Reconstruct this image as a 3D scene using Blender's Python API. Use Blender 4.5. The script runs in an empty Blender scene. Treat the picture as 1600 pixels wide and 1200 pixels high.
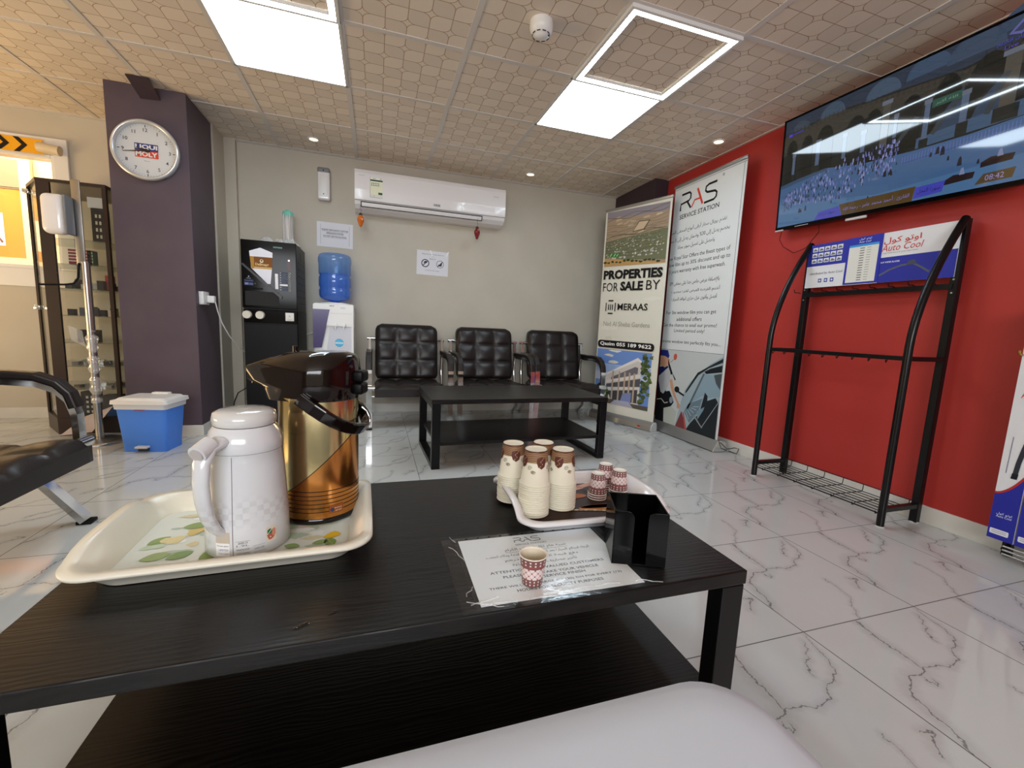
import bpy, bmesh, math, random, unicodedata
from mathutils import Vector, Matrix
random.seed(7)
S = bpy.context.scene
COL = S.collection
# ------------------------------------------------------------------ camera, world, light, exposure
cam_d = bpy.data.cameras.new('camera'); cam = bpy.data.objects.new('camera', cam_d); COL.objects.link(cam)
YAW, PIT, ROL = 0.311, -0.1314, 0.0443
_f = Vector((math.sin(YAW)*math.cos(PIT), math.cos(YAW)*math.cos(PIT), math.sin(PIT)))
_r0 = Vector((math.cos(YAW), -math.sin(YAW), 0)); _u0 = _r0.cross(_f)
_r = _r0*math.cos(ROL)+_u0*math.sin(ROL); _u = -_r0*math.sin(ROL)+_u0*math.cos(ROL)
cam.matrix_world = Matrix(((_r.x, _u.x, -_f.x, 1.3608), (_r.y, _u.y, -_f.y, -1.7874), (_r.z, _u.z, -_f.z, 0.8571), (0, 0, 0, 1)))
cam_d.sensor_fit = 'HORIZONTAL'; cam_d.sensor_width = 36; cam_d.lens = 669.726/1600*36
cam_d.clip_start = .01; cam_d.clip_end = 100
S.camera = cam
S.view_settings.view_transform = 'Standard'; S.view_settings.look = 'None'
S.view_settings.exposure = 0.3; S.view_settings.gamma = 1.0
try: S.view_settings.use_curve_mapping = False
except Exception: pass
S.cycles.use_denoising = True
S.cycles.max_bounces = 10; S.cycles.diffuse_bounces = 5; S.cycles.glossy_bounces = 5
S.cycles.transmission_bounces = 8; S.cycles.transparent_max_bounces = 16
S.cycles.sample_clamp_indirect = 6; S.cycles.caustics_reflective = False; S.cycles.caustics_refractive = False
PANEL_E = 9.0      # ceiling panels
STRIP_E = 24.0      # ceiling strip frames
W = bpy.data.worlds.new('world'); S.world = W; W.use_nodes = True
W.node_tree.nodes['Background'].inputs[0].default_value = (1.0, .86, .68, 1)
W.node_tree.nodes['Background'].inputs[1].default_value = 0.5
def area(name, loc, target, sx, sy, power, col):
    d = bpy.data.lights.new(name, 'AREA'); d.shape = 'RECTANGLE'; d.size = sx; d.size_y = sy; d.energy = power; d.color = col
    o = bpy.data.objects.new(name, d); COL.objects.link(o); o.location = loc
    o.rotation_euler = (Vector(target)-Vector(loc)).to_track_quat('-Z', 'Y').to_euler(); return o
area('daylight_side_window', (-3.0, .5, .5), (-.6, .9, 2.3), 2.6, 1.0, 75, (1.0, .66, .30))  # added lamp, throws a warm glow up onto the ceiling at the left
area('daylight_outside', (-1.9, 2.75, 3.3), (-1.5, 4.0, 1.2), 2.2, .6, 170, (1.0, .84, .60))
area('daylight_shopfront', (.6, -4.9, 1.85), (1.5, 0, 1.2), 3.0, 1.3, 125, (.92, .95, 1.0))

XW, YW, CE, XL, YF = 3.92, 2.423, 2.254, -2.4, -4.4
# ------------------------------------------------------------------ materials
def lin(h):
    h = h.lstrip('#'); out = []
    for i in (0, 2, 4):
        c = int(h[i:i+2], 16)/255; out.append(c/12.92 if c <= .04045 else ((c+.055)/1.055)**2.4)
    return (*out, 1)
class NT:
    def __init__(s, m): s.nt = m.node_tree; s.bsdf = s.nt.nodes.get('Principled BSDF')
    def n(s, typ, **kw):
        nd = s.nt.nodes.new(typ)
        for k, v in kw.items():
            if k[0] == 'i' and k[1:].isdigit(): s.set(nd, int(k[1:]), v)
            else: setattr(nd, k, v)
        return nd
    def set(s, nd, i, v):
        if isinstance(v, bpy.types.NodeSocket): s.nt.links.new(v, nd.inputs[i])
        else: nd.inputs[i].default_value = v
    def m(s, op, a, b=0.0, c=0.0, clamp=False):
        nd = s.n('ShaderNodeMath', operation=op, use_clamp=clamp); s.set(nd, 0, a); s.set(nd, 1, b)
        if c != 0.0: s.set(nd, 2, c)
        return nd.outputs[0]
    def v(s, op, a, b=None):
        nd = s.n('ShaderNodeVectorMath', operation=op); s.set(nd, 0, a)
        if b is not None: s.set(nd, 1, b)
        return nd
    def mix(s, fac, a, b):
        nd = s.n('ShaderNodeMix', data_type='RGBA'); s.set(nd, 0, fac); s.set(nd, 6, a); s.set(nd, 7, b); return nd.outputs[2]
    def ramp(s, x, lo, hi):   # smoothstep lo..hi -> 0..1
        nd = s.n('ShaderNodeMapRange', interpolation_type='SMOOTHSTEP'); s.set(nd, 0, x); s.set(nd, 1, lo); s.set(nd, 2, hi); return nd.outputs[0]
    def obj(s): return s.n('ShaderNodeTexCoord').outputs['Object']
    def geo(s): return s.n('ShaderNodeNewGeometry').outputs['Position']
    def xyz(s, vec):
        nd = s.n('ShaderNodeSeparateXYZ'); s.set(nd, 0, vec); return nd.outputs
    def noise(s, vec, scale, detail=3, rough=.5, dist=0):
        nd = s.n('ShaderNodeTexNoise'); s.set(nd, 'Vector' and 0, vec)
        nd.inputs['Scale'].default_value = scale; nd.inputs['Detail'].default_value = detail
        nd.inputs['Roughness'].default_value = rough; nd.inputs['Distortion'].default_value = dist; return nd
    def bump(s, h, strength, dist=.002):
        nd = s.n('ShaderNodeBump'); nd.inputs['Strength'].default_value = strength; nd.inputs['Distance'].default_value = dist
        s.set(nd, 'Height' and nd.inputs.find('Height'), h); s.nt.links.new(nd.outputs[0], s.bsdf.inputs['Normal'])
def mat(name, hexc, rough=.5, metal=0, spec=.5, emit=None, es=1.0, trans=0, alpha=1, ior=1.45, coat=0):
    m = bpy.data.materials.new(name); m.use_nodes = True; b = m.node_tree.nodes['Principled BSDF']
    b.inputs['Base Color'].default_value = lin(hexc) if isinstance(hexc, str) else (*hexc, 1)
    b.inputs['Roughness'].default_value = rough; b.inputs['Metallic'].default_value = metal
    b.inputs['Specular IOR Level'].default_value = spec; b.inputs['IOR'].default_value = ior
    b.inputs['Transmission Weight'].default_value = trans; b.inputs['Alpha'].default_value = alpha
    b.inputs['Coat Weight'].default_value = coat; b.inputs['Coat Roughness'].default_value = .05
    if emit: b.inputs['Emission Color'].default_value = lin(emit); b.inputs['Emission Strength'].default_value = es
    return m
_C = {}
def C(h, rough=.55, spec=.3):
    k = (h, rough, spec)
    if k not in _C: _C[k] = mat('print_'+h.lstrip('#'), h, rough, 0, spec)
    return _C[k]
def CE_(h):   # screen colour
    k = (h, 'e')
    if k not in _C: _C[k] = mat('screen_'+h.lstrip('#'), '#030405', .04, 0, 1.0, emit=h, es=.5)
    return _C[k]
def noisy(name, hexa, hexb, scale, rough=.6, bump=0, detail=4, metal=0, spec=.4, stretch=None, bscale=None):
    m = mat(name, hexa, rough, metal, spec); t = NT(m); p = t.obj()
    if stretch: p = t.v('MULTIPLY', p, stretch).outputs[0]
    nz = t.noise(p, scale, detail)
    t.nt.links.new(t.mix(t.ramp(nz.outputs[0], .3, .7), lin(hexa), lin(hexb)), t.bsdf.inputs['Base Color'])
    if bump:
        nb = t.noise(p, bscale or scale*3, 3); t.bump(nb.outputs[0], bump)
    return m
M = {}
M['wall'] = noisy('tan_paint', '#c4bdae', '#beb7a8', 3, .55, .05, bscale=120, spec=.3)
M['red'] = noisy('red_paint', '#b23833', '#ac3530', 2, .42, .04, bscale=150, spec=.35)
M['purple'] = noisy('purple_paint', '#574b54', '#52464f', 4, .5, .05, bscale=120, spec=.35)
M['dpurple'] = noisy('dark_purple_paint', '#3c3038', '#362b33', 4, .55, 0)
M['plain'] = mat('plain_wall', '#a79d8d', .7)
M['base'] = noisy('white_skirting_tile', '#dcdad2', '#d2d0c8', 5, .2)
M['white'] = mat('white_plastic', '#e4e4e2', .3); M['whiteg'] = mat('white_gloss', '#e9e7e8', .12, coat=.3)
M['cream'] = mat('cream_plastic', '#ebe7d6', .28); M['lgrey'] = mat('light_grey_plastic', '#c9c9c9', .4)
M['grey'] = mat('grey_plastic', '#7c7d80', .45); M['dgrey'] = mat('dark_grey', '#2c2c2e', .5)
M['black'] = mat('black_plastic', '#09090b', .4, 0, .2); M['blackg'] = mat('black_gloss', '#050506', .1, 0, .16)
M['blackm'] = mat('black_powder_coat', '#0e0e10', .28, 0, .35)
M['chrome'] = mat('chrome', '#d6d8da', .08, 1); M['steel'] = mat('brushed_steel', '#a9a6a2', .28, 1)
M['alu'] = mat('aluminium', '#b9babb', .35, .9); M['brass'] = mat('brass', '#caa04c', .25, 1)
M['brown'] = mat('dark_brown_laminate', '#2e211d', .35); M['bluebin'] = mat('blue_plastic', '#4a86e8', .4)
M['glass'] = mat('clear_glass', '#ffffff', .02, trans=1, ior=1.45)
def sheet_glass(name, tint, fac):
    m = bpy.data.materials.new(name); m.use_nodes = True; nt = m.node_tree; nt.nodes.clear()
    o = nt.nodes.new('ShaderNodeOutputMaterial'); mx = nt.nodes.new('ShaderNodeMixShader'); tr = nt.nodes.new('ShaderNodeBsdfTransparent')
    gl = nt.nodes.new('ShaderNodeBsdfGlossy'); lw = nt.nodes.new('ShaderNodeLayerWeight'); lw.inputs[0].default_value = .5; pw = nt.nodes.new('ShaderNodeMath'); pw.operation = 'POWER'; pw.inputs[1].default_value = 4.0
    fr = nt.nodes.new('ShaderNodeMath'); fr.operation = 'MULTIPLY_ADD'; fr.inputs[1].default_value = .75; fr.inputs[2].default_value = fac; nt.links.new(lw.outputs['Facing'], pw.inputs[0]); nt.links.new(pw.outputs[0], fr.inputs[0])
    tr.inputs[0].default_value = lin(tint); gl.inputs['Roughness'].default_value = .02
    nt.links.new(fr.outputs[0], mx.inputs[0]); nt.links.new(tr.outputs[0], mx.inputs[1]); nt.links.new(gl.outputs[0], mx.inputs[2]); nt.links.new(mx.outputs[0], o.inputs[0]); return m
M['pane'] = sheet_glass('window_glass', '#fcfdfc', .05); M['shelfglass'] = sheet_glass('shelf_glass', '#eef3f1', .05)
M['film'] = sheet_glass('clear_plastic_film', '#f4f6f6', .06)
def crinkle(name, scale, strength, fac=.06, tint='#f2f2f2'):
    m = sheet_glass(name, tint, fac); nt = m.node_tree; gl = [n for n in nt.nodes if n.type == 'BSDF_GLOSSY'][0]; fr = [n for n in nt.nodes if n.type == 'LAYER_WEIGHT'][0]
    tc = nt.nodes.new('ShaderNodeTexCoord'); nz = nt.nodes.new('ShaderNodeTexNoise'); nz.inputs['Scale'].default_value = scale; nz.inputs['Distortion'].default_value = 1.5
    bp = nt.nodes.new('ShaderNodeBump'); bp.inputs['Strength'].default_value = strength; bp.inputs['Distance'].default_value = .01
    nt.links.new(tc.outputs['Object'], nz.inputs[0]); nt.links.new(nz.outputs[0], bp.inputs['Height']); nt.links.new(bp.outputs[0], gl.inputs['Normal']); nt.links.new(bp.outputs[0], fr.inputs['Normal']); gl.inputs['Roughness'].default_value = .12
    return m
M['wrap'] = crinkle('crinkled_plastic_wrap', 55, 1.0, .16)
M['sleeve'] = crinkle('plastic_sleeve', 16, .14, .04, '#fbfcfc')
M['panel'] = mat('led_panel', '#ffffff', .4, emit='#dff2ff', es=PANEL_E); M['strip'] = mat('led_strip', '#ffffff', .4, emit='#e2f4ff', es=STRIP_E)
M['spotlamp'] = mat('downlight_lens', '#fff0d8', .3, emit='#ffd9a0', es=4.0)
def floor_mat():
    m = mat('marble_tiles', '#c3c5c3', .07, 0, .5); t = NT(m); p = t.geo(); s = .488
    q = t.v('DIVIDE', t.v('SUBTRACT', p, (2.5719, -.9486, 0)).outputs[0], (s, s, 1)).outputs[0]
    l = t.v('FRACTION', q).outputs[0]; X, Y, Z = t.xyz(l); cid = t.v('FLOOR', q).outputs[0]
    flat = t.n('ShaderNodeCombineXYZ'); t.set(flat, 0, X); t.set(flat, 1, Y); l2 = flat.outputs[0]
    n1 = t.noise(l2, 7, 4, .6); n2 = t.noise(l2, 30, 3, .6)
    d1 = t.v('MULTIPLY', t.v('SUBTRACT', n1.outputs[1], (.5, .5, .5)).outputs[0], (.10, .10, 0)).outputs[0]
    d2 = t.v('MULTIPLY', t.v('SUBTRACT', n2.outputs[1], (.5, .5, .5)).outputs[0], (.035, .035, 0)).outputs[0]
    lp = t.v('ADD', t.v('ADD', l2, d1).outputs[0], d2).outputs[0]
    lines = [([(.44, 1.0), (.39, .8), (.40, .67), (.39, .61), (.3, .595), (.2, .58), (.10, .5), (.08, .4), (.05, .3), (.0, .2)], 1.25),
             ([(.39, .61), (.5, .605), (.55, .575), (.68, .6), (.71, .65), (.82, .68), (.9, .76), (.98, .97)], .8),
             ([(.92, .94), (.84, .85), (.75, .76), (.73, .72)], .7), ([(.34, .56), (.30, .52), (.31, .58)], .7),
             ([(.91, .36), (.97, .35), (.88, .3), (.85, .25)], 1.0), ([(.72, .39), (.70, .30), (.64, .16), (.49, .02)], .6)]
    best = None
    for pts, w in lines:
        for a, b in zip(pts, pts[1:]):
            ba = (b[0]-a[0], b[1]-a[1], 0); bb = ba[0]**2+ba[1]**2
            pa = t.v('SUBTRACT', lp, (a[0], a[1], 0)).outputs[0]
            h = t.m('DIVIDE', t.v('DOT_PRODUCT', pa, ba).outputs['Value'], bb, clamp=True)
            sc = t.n('ShaderNodeVectorMath', operation='SCALE'); t.set(sc, 0, ba); t.set(sc, 3, h)
            d = t.m('DIVIDE', t.v('DISTANCE', pa, sc.outputs[0]).outputs['Value'], w)
            best = d if best is None else t.m('MINIMUM', best, d)
    n3 = t.noise(l2, 11, 2)
    wdt = t.m('MULTIPLY_ADD', n3.outputs[0], .018, -.004)
    core = t.m('SUBTRACT', 1.0, t.ramp(best, .001, t.m('MAXIMUM', wdt, .004)))
    halo = t.m('SUBTRACT', 1.0, t.ramp(best, .0, .06))
    cl = t.noise(p, 2.2, 4, .55); cloud = t.ramp(cl.outputs[0], .35, .75)
    c = t.mix(t.m('MULTIPLY', cloud, .45), lin('#c8cbc9'), lin('#bbbebc'))
    c = t.mix(t.m('MULTIPLY', halo, .28), c, lin('#949392')); c = t.mix(t.m('MULTIPLY', core, .72), c, lin('#5b5a57'))
    ex = t.m('MINIMUM', X, t.m('SUBTRACT', 1.0, X)); ey = t.m('MINIMUM', Y, t.m('SUBTRACT', 1.0, Y))
    e = t.m('MINIMUM', ex, ey); j = t.m('SUBTRACT', 1.0, t.ramp(e, .0022, .0042))
    c = t.mix(j, c, lin('#4a4846')); t.nt.links.new(c, t.bsdf.inputs['Base Color'])
    t.nt.links.new(t.m('MULTIPLY_ADD', j, .5, .07), t.bsdf.inputs['Roughness']); return m
def ceil_mat():
    m = mat('patterned_ceiling_tiles', '#b3a292', .45, 0, .4); t = NT(m); p = t.geo(); X, Y, Z = t.xyz(p); c = .1; Rr = .04
    def fold(x):   # distance to nearest multiple of 2c
        a = t.m('PINGPONG', t.m('ADD', x, 24*c), c); return a
    a, b = fold(X), fold(Y); a1 = t.m('SUBTRACT', c, a); b1 = t.m('SUBTRACT', c, b)
    ln = t.m('MINIMUM', t.m('MINIMUM', a, b), t.m('MINIMUM', a1, b1))
    def star(a, b):
        u = t.m('SUBTRACT', Rr, a); v = t.m('SUBTRACT', Rr, b)
        ins = t.m('MULTIPLY', t.m('GREATER_THAN', u, 0), t.m('GREATER_THAN', v, 0))
        L = t.m('SQRT', t.m('ADD', t.m('MULTIPLY', u, u), t.m('MULTIPLY', v, v)))
        return ins, t.m('SUBTRACT', L, Rr)
    d = ln; starfill = None
    for aa, bb in ((a, b), (a1, b1)):
        i, s_ = star(aa, bb); ds = t.m('ABSOLUTE', s_)
        mx = t.n('ShaderNodeMix', data_type='FLOAT'); t.set(mx, 0, i); t.set(mx, 2, d); t.set(mx, 3, ds); d = mx.outputs[0]
        sf = t.m('MULTIPLY', i, t.m('GREATER_THAN', s_, 0)); starfill = sf if starfill is None else t.m('MAXIMUM', starfill, sf)
    line = t.m('SUBTRACT', 1.0, t.ramp(d, .0011, .0025))
    chk = t.n('ShaderNodeTexChecker'); t.set(chk, 0, p); chk.inputs['Scale'].default_value = 1/c
    fx = t.m('MODULO', t.m('ADD', t.m('FLOOR', t.m('DIVIDE', X, c)), t.m('FLOOR', t.m('DIVIDE', Y, c))), 2.0); fx = t.m('ABSOLUTE', fx)
    col = t.mix(fx, lin('#e6d9c9'), lin('#ded1c1')); col = t.mix(starfill, col, lin('#e4d7c6'))
    col = t.mix(t.m('MULTIPLY', line, .8), col, lin('#96734f')); t.nt.links.new(col, t.bsdf.inputs['Base Color'])
    t.nt.links.new(t.m('MULTIPLY_ADD', fx, .10, .42), t.bsdf.inputs['Roughness'])
    return m
M['floor'] = floor_mat(); M['ceiling'] = ceil_mat()
M['tbar'] = mat('grey_white_tbar', '#d2cdc8', .4)
def wood_mat():
    m = mat('black_wood_grain', '#1b1817', .34, 0, .38); t = NT(m); p = t.obj()
    q = t.v('MULTIPLY', p, (1.0, 9.0, 9.0)).outputs[0]
    base = t.noise(q, 2.2, 3, .5, .6); w = t.n('ShaderNodeTexWave', wave_type='BANDS', bands_direction='Y')
    q2 = t.v('ADD', t.v('MULTIPLY', p, (.5, 1, 1)).outputs[0], t.v('MULTIPLY', base.outputs[1], (.0, .05, 0)).outputs[0]).outputs[0]
    t.set(w, 0, q2); w.inputs['Scale'].default_value = 34; w.inputs['Distortion'].default_value = 3.2; w.inputs['Detail'].default_value = 3; w.inputs['Detail Scale'].default_value = 1.1
    g = t.noise(t.v('MULTIPLY', p, (4, 150, 150)).outputs[0], 3, 2)
    h = t.m('MULTIPLY_ADD', g.outputs[0], .5, t.m('MULTIPLY', w.outputs[1], .6))
    t.nt.links.new(t.mix(t.ramp(h, .2, .9), lin('#0d0c0c'), lin('#191716')), t.bsdf.inputs['Base Color'])
    t.nt.links.new(t.m('MULTIPLY_ADD', h, .16, .26), t.bsdf.inputs['Roughness']); t.bump(h, .22, .0012); return m
M['wood'] = wood_mat()
M['leather'] = noisy('dark_brown_leather', '#1d1615', '#191312', 6, .36, .12, bscale=260, spec=.5)
M['gold'] = noisy('champagne_gold_metal', '#e0cf9c', '#d9c690', 4, .16, .03, metal=1, bscale=8)
M['copper'] = noisy('copper_metal', '#e39c56', '#dc944e', 4, .18, .03, metal=1, bscale=8)
M['brownlid'] = mat('dark_brown_gloss_plastic', '#120a09', .08, 0, .4, coat=.25)
def tinted(name, tint, dif, fd, fac):
    m = sheet_glass(name, tint, fac); nt = m.node_tree; o = [n for n in nt.nodes if n.type == 'OUTPUT_MATERIAL'][0]; mx = [n for n in nt.nodes if n.type == 'MIX_SHADER'][0]; tr = [n for n in nt.nodes if n.type == 'BSDF_TRANSPARENT'][0]
    m2 = nt.nodes.new('ShaderNodeMixShader'); df = nt.nodes.new('ShaderNodeBsdfDiffuse'); tl = nt.nodes.new('ShaderNodeBsdfTranslucent'); ad = nt.nodes.new('ShaderNodeAddShader'); df.inputs[0].default_value = lin(dif); tl.inputs[0].default_value = lin(dif); m2.inputs[0].default_value = fd
    nt.links.new(df.outputs[0], ad.inputs[0]); nt.links.new(tl.outputs[0], ad.inputs[1]); nt.links.new(tr.outputs[0], m2.inputs[1]); nt.links.new(ad.outputs[0], m2.inputs[2]); nt.links.new(m2.outputs[0], mx.inputs[1]); return m
M['bottle'] = tinted('blue_bottle_plastic', '#cadef6', '#6f9bd0', .24, .06)
M['liquid'] = tinted('blue_water', '#bcd8f6', '#5f98dc', .28, .03)
M['wrap'] = tinted('crinkled_plastic_wrap', '#ffffff', '#f4f4f4', .22, .14)
M['bench'] = mat('white_leatherette', '#cdd4df', .5)
# ------------------------------------------------------------------ mesh building
def frame(d):
    d = d.normalized(); a = Vector((0, 0, 1)) if abs(d.z) < .95 else Vector((1, 0, 0))
    u = a.cross(d).normalized(); return u, d.cross(u)
class MB:
    def __init__(s, xf=None): s.v = []; s.f = []; s.mi = []; s.sm = []; s.mats = []; s.xf = xf
    def add(s, vs, fs, m, smooth=False):
        if m not in s.mats: s.mats.append(m)
        k = s.mats.index(m); o = len(s.v)
        s.v += [(s.xf @ Vector(v) if s.xf else Vector(v)) for v in vs]
        for f in fs: s.f.append([i+o for i in f]); s.mi.append(k); s.sm.append(smooth)
        return s
    def box(s, x0, x1, y0, y1, z0, z1, m):
        v = [(x, y, z) for z in (z0, z1) for y in (y0, y1) for x in (x0, x1)]
        return s.add(v, [(0, 2, 3, 1), (4, 5, 7, 6), (0, 1, 5, 4), (1, 3, 7, 5), (3, 2, 6, 7), (2, 0, 4, 6)], m)
    def rbox(s, x0, x1, y0, y1, z0, z1, r, m, seg=3, edges='all'):
        bm = bmesh.new(); bmesh.ops.create_cube(bm, size=1)
        for v in bm.verts: v.co = Vector((x0+(v.co.x+.5)*(x1-x0), y0+(v.co.y+.5)*(y1-y0), z0+(v.co.z+.5)*(z1-z0)))
        es = bm.edges[:]
        if edges != 'all':
            ax = 'xyz'.index(edges); es = [e for e in es if abs((e.verts[0].co-e.verts[1].co)[ax]) > 1e-6]
        bmesh.ops.bevel(bm, geom=es, offset=r, segments=seg, profile=.5, affect='EDGES')
        bm.verts.index_update(); s.add([v.co.copy() for v in bm.verts], [[v.index for v in f.verts] for f in bm.faces], m, True); bm.free(); return s
    def prism(s, poly, a0, a1, axis, m, smooth=False):   # poly in the two other axes (order x,y,z without axis)
        def P(p, a): q = list(p); q.insert('xyz'.index(axis), a); return q
        n = len(poly); vs = [P(p, a0) for p in poly]+[P(p, a1) for p in poly]
        return s.add(vs, [list(range(n))[::-1], list(range(n, 2*n))], m).add(vs, [(i, (i+1) % n, n+(i+1) % n, n+i) for i in range(n)], m, smooth)
    def tube(s, path, r, m, n=10, closed=False, rect=None, smooth=True, caps=True, rads=None):
        P = [Vector(p) for p in path]; N = len(P); rings = []; pu = None
        for i, p in enumerate(P):
            if closed: d = P[(i+1) % N]-P[i-1]
            else: d = P[min(i+1, N-1)]-P[max(i-1, 0)]
            d.normalize()
            if pu is None: u, w = frame(d)
            else:
                u = pu-d*pu.dot(d)
                if u.length < 1e-6: u, w = frame(d)
                u.normalize(); w = d.cross(u)
            pu = u; rr = rads[i] if rads else r
            if rect: ring = [p+u*a*rect[0]/2+w*b*rect[1]/2 for a, b in ((-1, -1), (1, -1), (1, 1), (-1, 1))]
            else: ring = [p+(u*math.cos(2*math.pi*k/n)+w*math.sin(2*math.pi*k/n))*rr for k in range(n)]
            rings.append(ring)
        n = len(rings[0]); vs = [v for g in rings for v in g]; fs = []
        for i in range(N if closed else N-1):
            j = (i+1) % N
            for k in range(n): fs.append((i*n+k, i*n+(k+1) % n, j*n+(k+1) % n, j*n+k))
        s.add(vs, fs, m, smooth and not rect)
        if caps and not closed: s.add(rings[0]+rings[-1], [list(range(n))[::-1], list(range(n, 2*n))], m)
        return s
    def cyl(s, p0, p1, r, m, n=24, r1=None, caps=True):
        return s.tube([p0, p1], r, m, n=n, rads=[r, r if r1 is None else r1], caps=caps)
    def lathe(s, prof, m, at=(0, 0, 0), n=32, smooth=True, cap0=True, cap1=True, sx=1, sy=1, matf=None):
        A = Vector(at); vs = [A+Vector((r*math.cos(2*math.pi*k/n)*sx, r*math.sin(2*math.pi*k/n)*sy, z)) for r, z in prof for k in range(n)]
        for i in range(len(prof)-1):
            if matf:
                for k in range(n): s.add([vs[i*n+k], vs[i*n+(k+1) % n], vs[(i+1)*n+(k+1) % n], vs[(i+1)*n+k]], [(0, 1, 2, 3)], matf(i, k), smooth)
        if not matf:
            s.add(vs, [(i*n+k, i*n+(k+1) % n, (i+1)*n+(k+1) % n, (i+1)*n+k) for i in range(len(prof)-1) for k in range(n)], m, smooth)
        if cap0: s.add(vs[:n], [list(range(n))[::-1]], m)
        if cap1: s.add(vs[-n:], [list(range(n))], m)
        return s
    def poly(s, pts, m): return s.add(pts, [list(range(len(pts)))], m)
    def mesh(s, name):
        me = bpy.data.meshes.new(name); me.from_pydata([tuple(v) for v in s.v], [], s.f)
        for m in s.mats: me.materials.append(m)
        me.polygons.foreach_set('material_index', s.mi); me.polygons.foreach_set('use_smooth', s.sm); me.update(); return me
    def build(s, name, parent=None, bevel=0, seg=2, sub=0, label=None, weld=False):
        o = bpy.data.objects.new(name, s.mesh(name)); COL.objects.link(o)
        if parent is not None: o.parent = parent
        if weld: w = o.modifiers.new('weld', 'WELD'); w.merge_threshold = 1e-5
        if bevel:
            b = o.modifiers.new('bevel', 'BEVEL'); b.width = bevel; b.segments = seg; b.limit_method = 'ANGLE'; b.angle_limit = math.radians(40)
        if sub: b = o.modifiers.new('sub', 'SUBSURF'); b.levels = sub; b.render_levels = sub
        if label: o['label'] = label
        return o
def rotx(loc, rz=0): return Matrix.Translation(Vector(loc)) @ Matrix.Rotation(rz, 4, 'Z')
def arc(cx, cy, r, a0, a1, n): return [(cx+r*math.cos(math.radians(a0+(a1-a0)*i/n)), cy+r*math.sin(math.radians(a0+(a1-a0)*i/n))) for i in range(n+1)]
def rrect(x0, x1, y0, y1, r, n=5):
    return arc(x1-r, y1-r, r, 0, 90, n)+arc(x0+r, y1-r, r, 90, 180, n)+arc(x0+r, y0+r, r, 180, 270, n)+arc(x1-r, y0+r, r, 270, 360, n)
def tag(o, label, cat, group=None, kind=None):
    o['label'] = label; o['category'] = cat
    if group: o['group'] = group
    if kind: o['kind'] = kind
    return o
def thing(name, label, cat, loc=(0, 0, 0), rz=0, group=None):
    o = bpy.data.objects.new(name, None); COL.objects.link(o); o.location = loc; o.rotation_euler = (0, 0, rz); o.empty_display_size = .1
    return tag(o, label, cat, group)
def struct(o, label=None, cat=None):
    o['kind'] = 'structure'
    o['label'] = label or o.name.replace('_', ' '); o['category'] = cat or o.name.split('_')[0]
    return o
def dup(root, loc, rz, label=None, group=None):
    r = root.copy(); COL.objects.link(r); r.location = loc; r.rotation_euler = (0, 0, rz)
    if label: r['label'] = label
    if group: r['group'] = group
    for ch in list(root.children):
        c = ch.copy(); COL.objects.link(c); c.parent = r
        for g in ch.children:
            d = g.copy(); COL.objects.link(d); d.parent = c
    return r
def nest(t, part, names):   # hang the named pieces under one part of the thing (all share the thing's origin)
    kids = list(t.children); host = [k for k in kids if k.name.split('.')[0] == part][0]
    for k in kids:
        if k.name.split('.')[0] in names and k is not host: k.parent = host
# ------------------------------------------------------------------ lettering and printed pictures
_AR = {}
for _cp in list(range(0xFE70, 0xFEFD)):
    _d = unicodedata.decomposition(chr(_cp)).split()
    if len(_d) >= 2 and _d[0][0] == '<':
        _AR.setdefault(''.join(chr(int(x, 16)) for x in _d[1:]), {})[_d[0][1:-1]] = chr(_cp)
def arabic(word):
    ch = []; i = 0
    while i < len(word):
        if word[i:i+2] in _AR and word[i] == '\u0644' and i+1 < len(word): ch.append(word[i:i+2]); i += 2
        else: ch.append(word[i]); i += 1
    out = []
    for k, c in enumerate(ch):
        if c not in _AR: out.append(c); continue
        prev = k > 0 and 'initial' in _AR.get(ch[k-1], {}); nxt = k+1 < len(ch) and 'final' in _AR.get(ch[k+1], {}) and 'initial' in _AR[c]
        f = 'medial' if prev and nxt else 'final' if prev else 'initial' if nxt else 'isolated'
        out.append(_AR[c].get(f) or _AR[c].get('isolated', c))
    return ''.join(reversed(out))
def arline(s):
    return ' '.join(arabic(w) if any('\u0600' <= c <= '\u06ff' for c in w) else w for w in reversed(s.split(' ')))
_T = {}
def glyphs(s, bold=0, shear=0, space=1.0):
    k = (s, bold, shear, space)
    if k in _T: return _T[k]
    c = bpy.data.curves.new('t', 'FONT'); c.body = s; c.resolution_u = 2; c.offset = bold; c.shear = shear; c.space_character = space
    o = bpy.data.objects.new('t', c); COL.objects.link(o); dg = bpy.context.evaluated_depsgraph_get()
    me = bpy.data.meshes.new_from_object(o.evaluated_get(dg)); vs = [(v.co.x, v.co.y) for v in me.vertices]; fs = [list(p.vertices) for p in me.polygons]
    bpy.data.objects.remove(o); bpy.data.curves.remove(c); bpy.data.meshes.remove(me)
    if not vs: vs = [(0, 0), (1, 0), (1, 1)]; fs = []
    x0 = min(v[0] for v in vs); x1 = max(v[0] for v in vs); y0 = min(v[1] for v in vs); y1 = max(v[1] for v in vs)
    _T[k] = ([((a-x0), (b-y0)) for a, b in vs], fs, max(x1-x0, 1e-4), max(y1-y0, 1e-4)); return _T[k]
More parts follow.
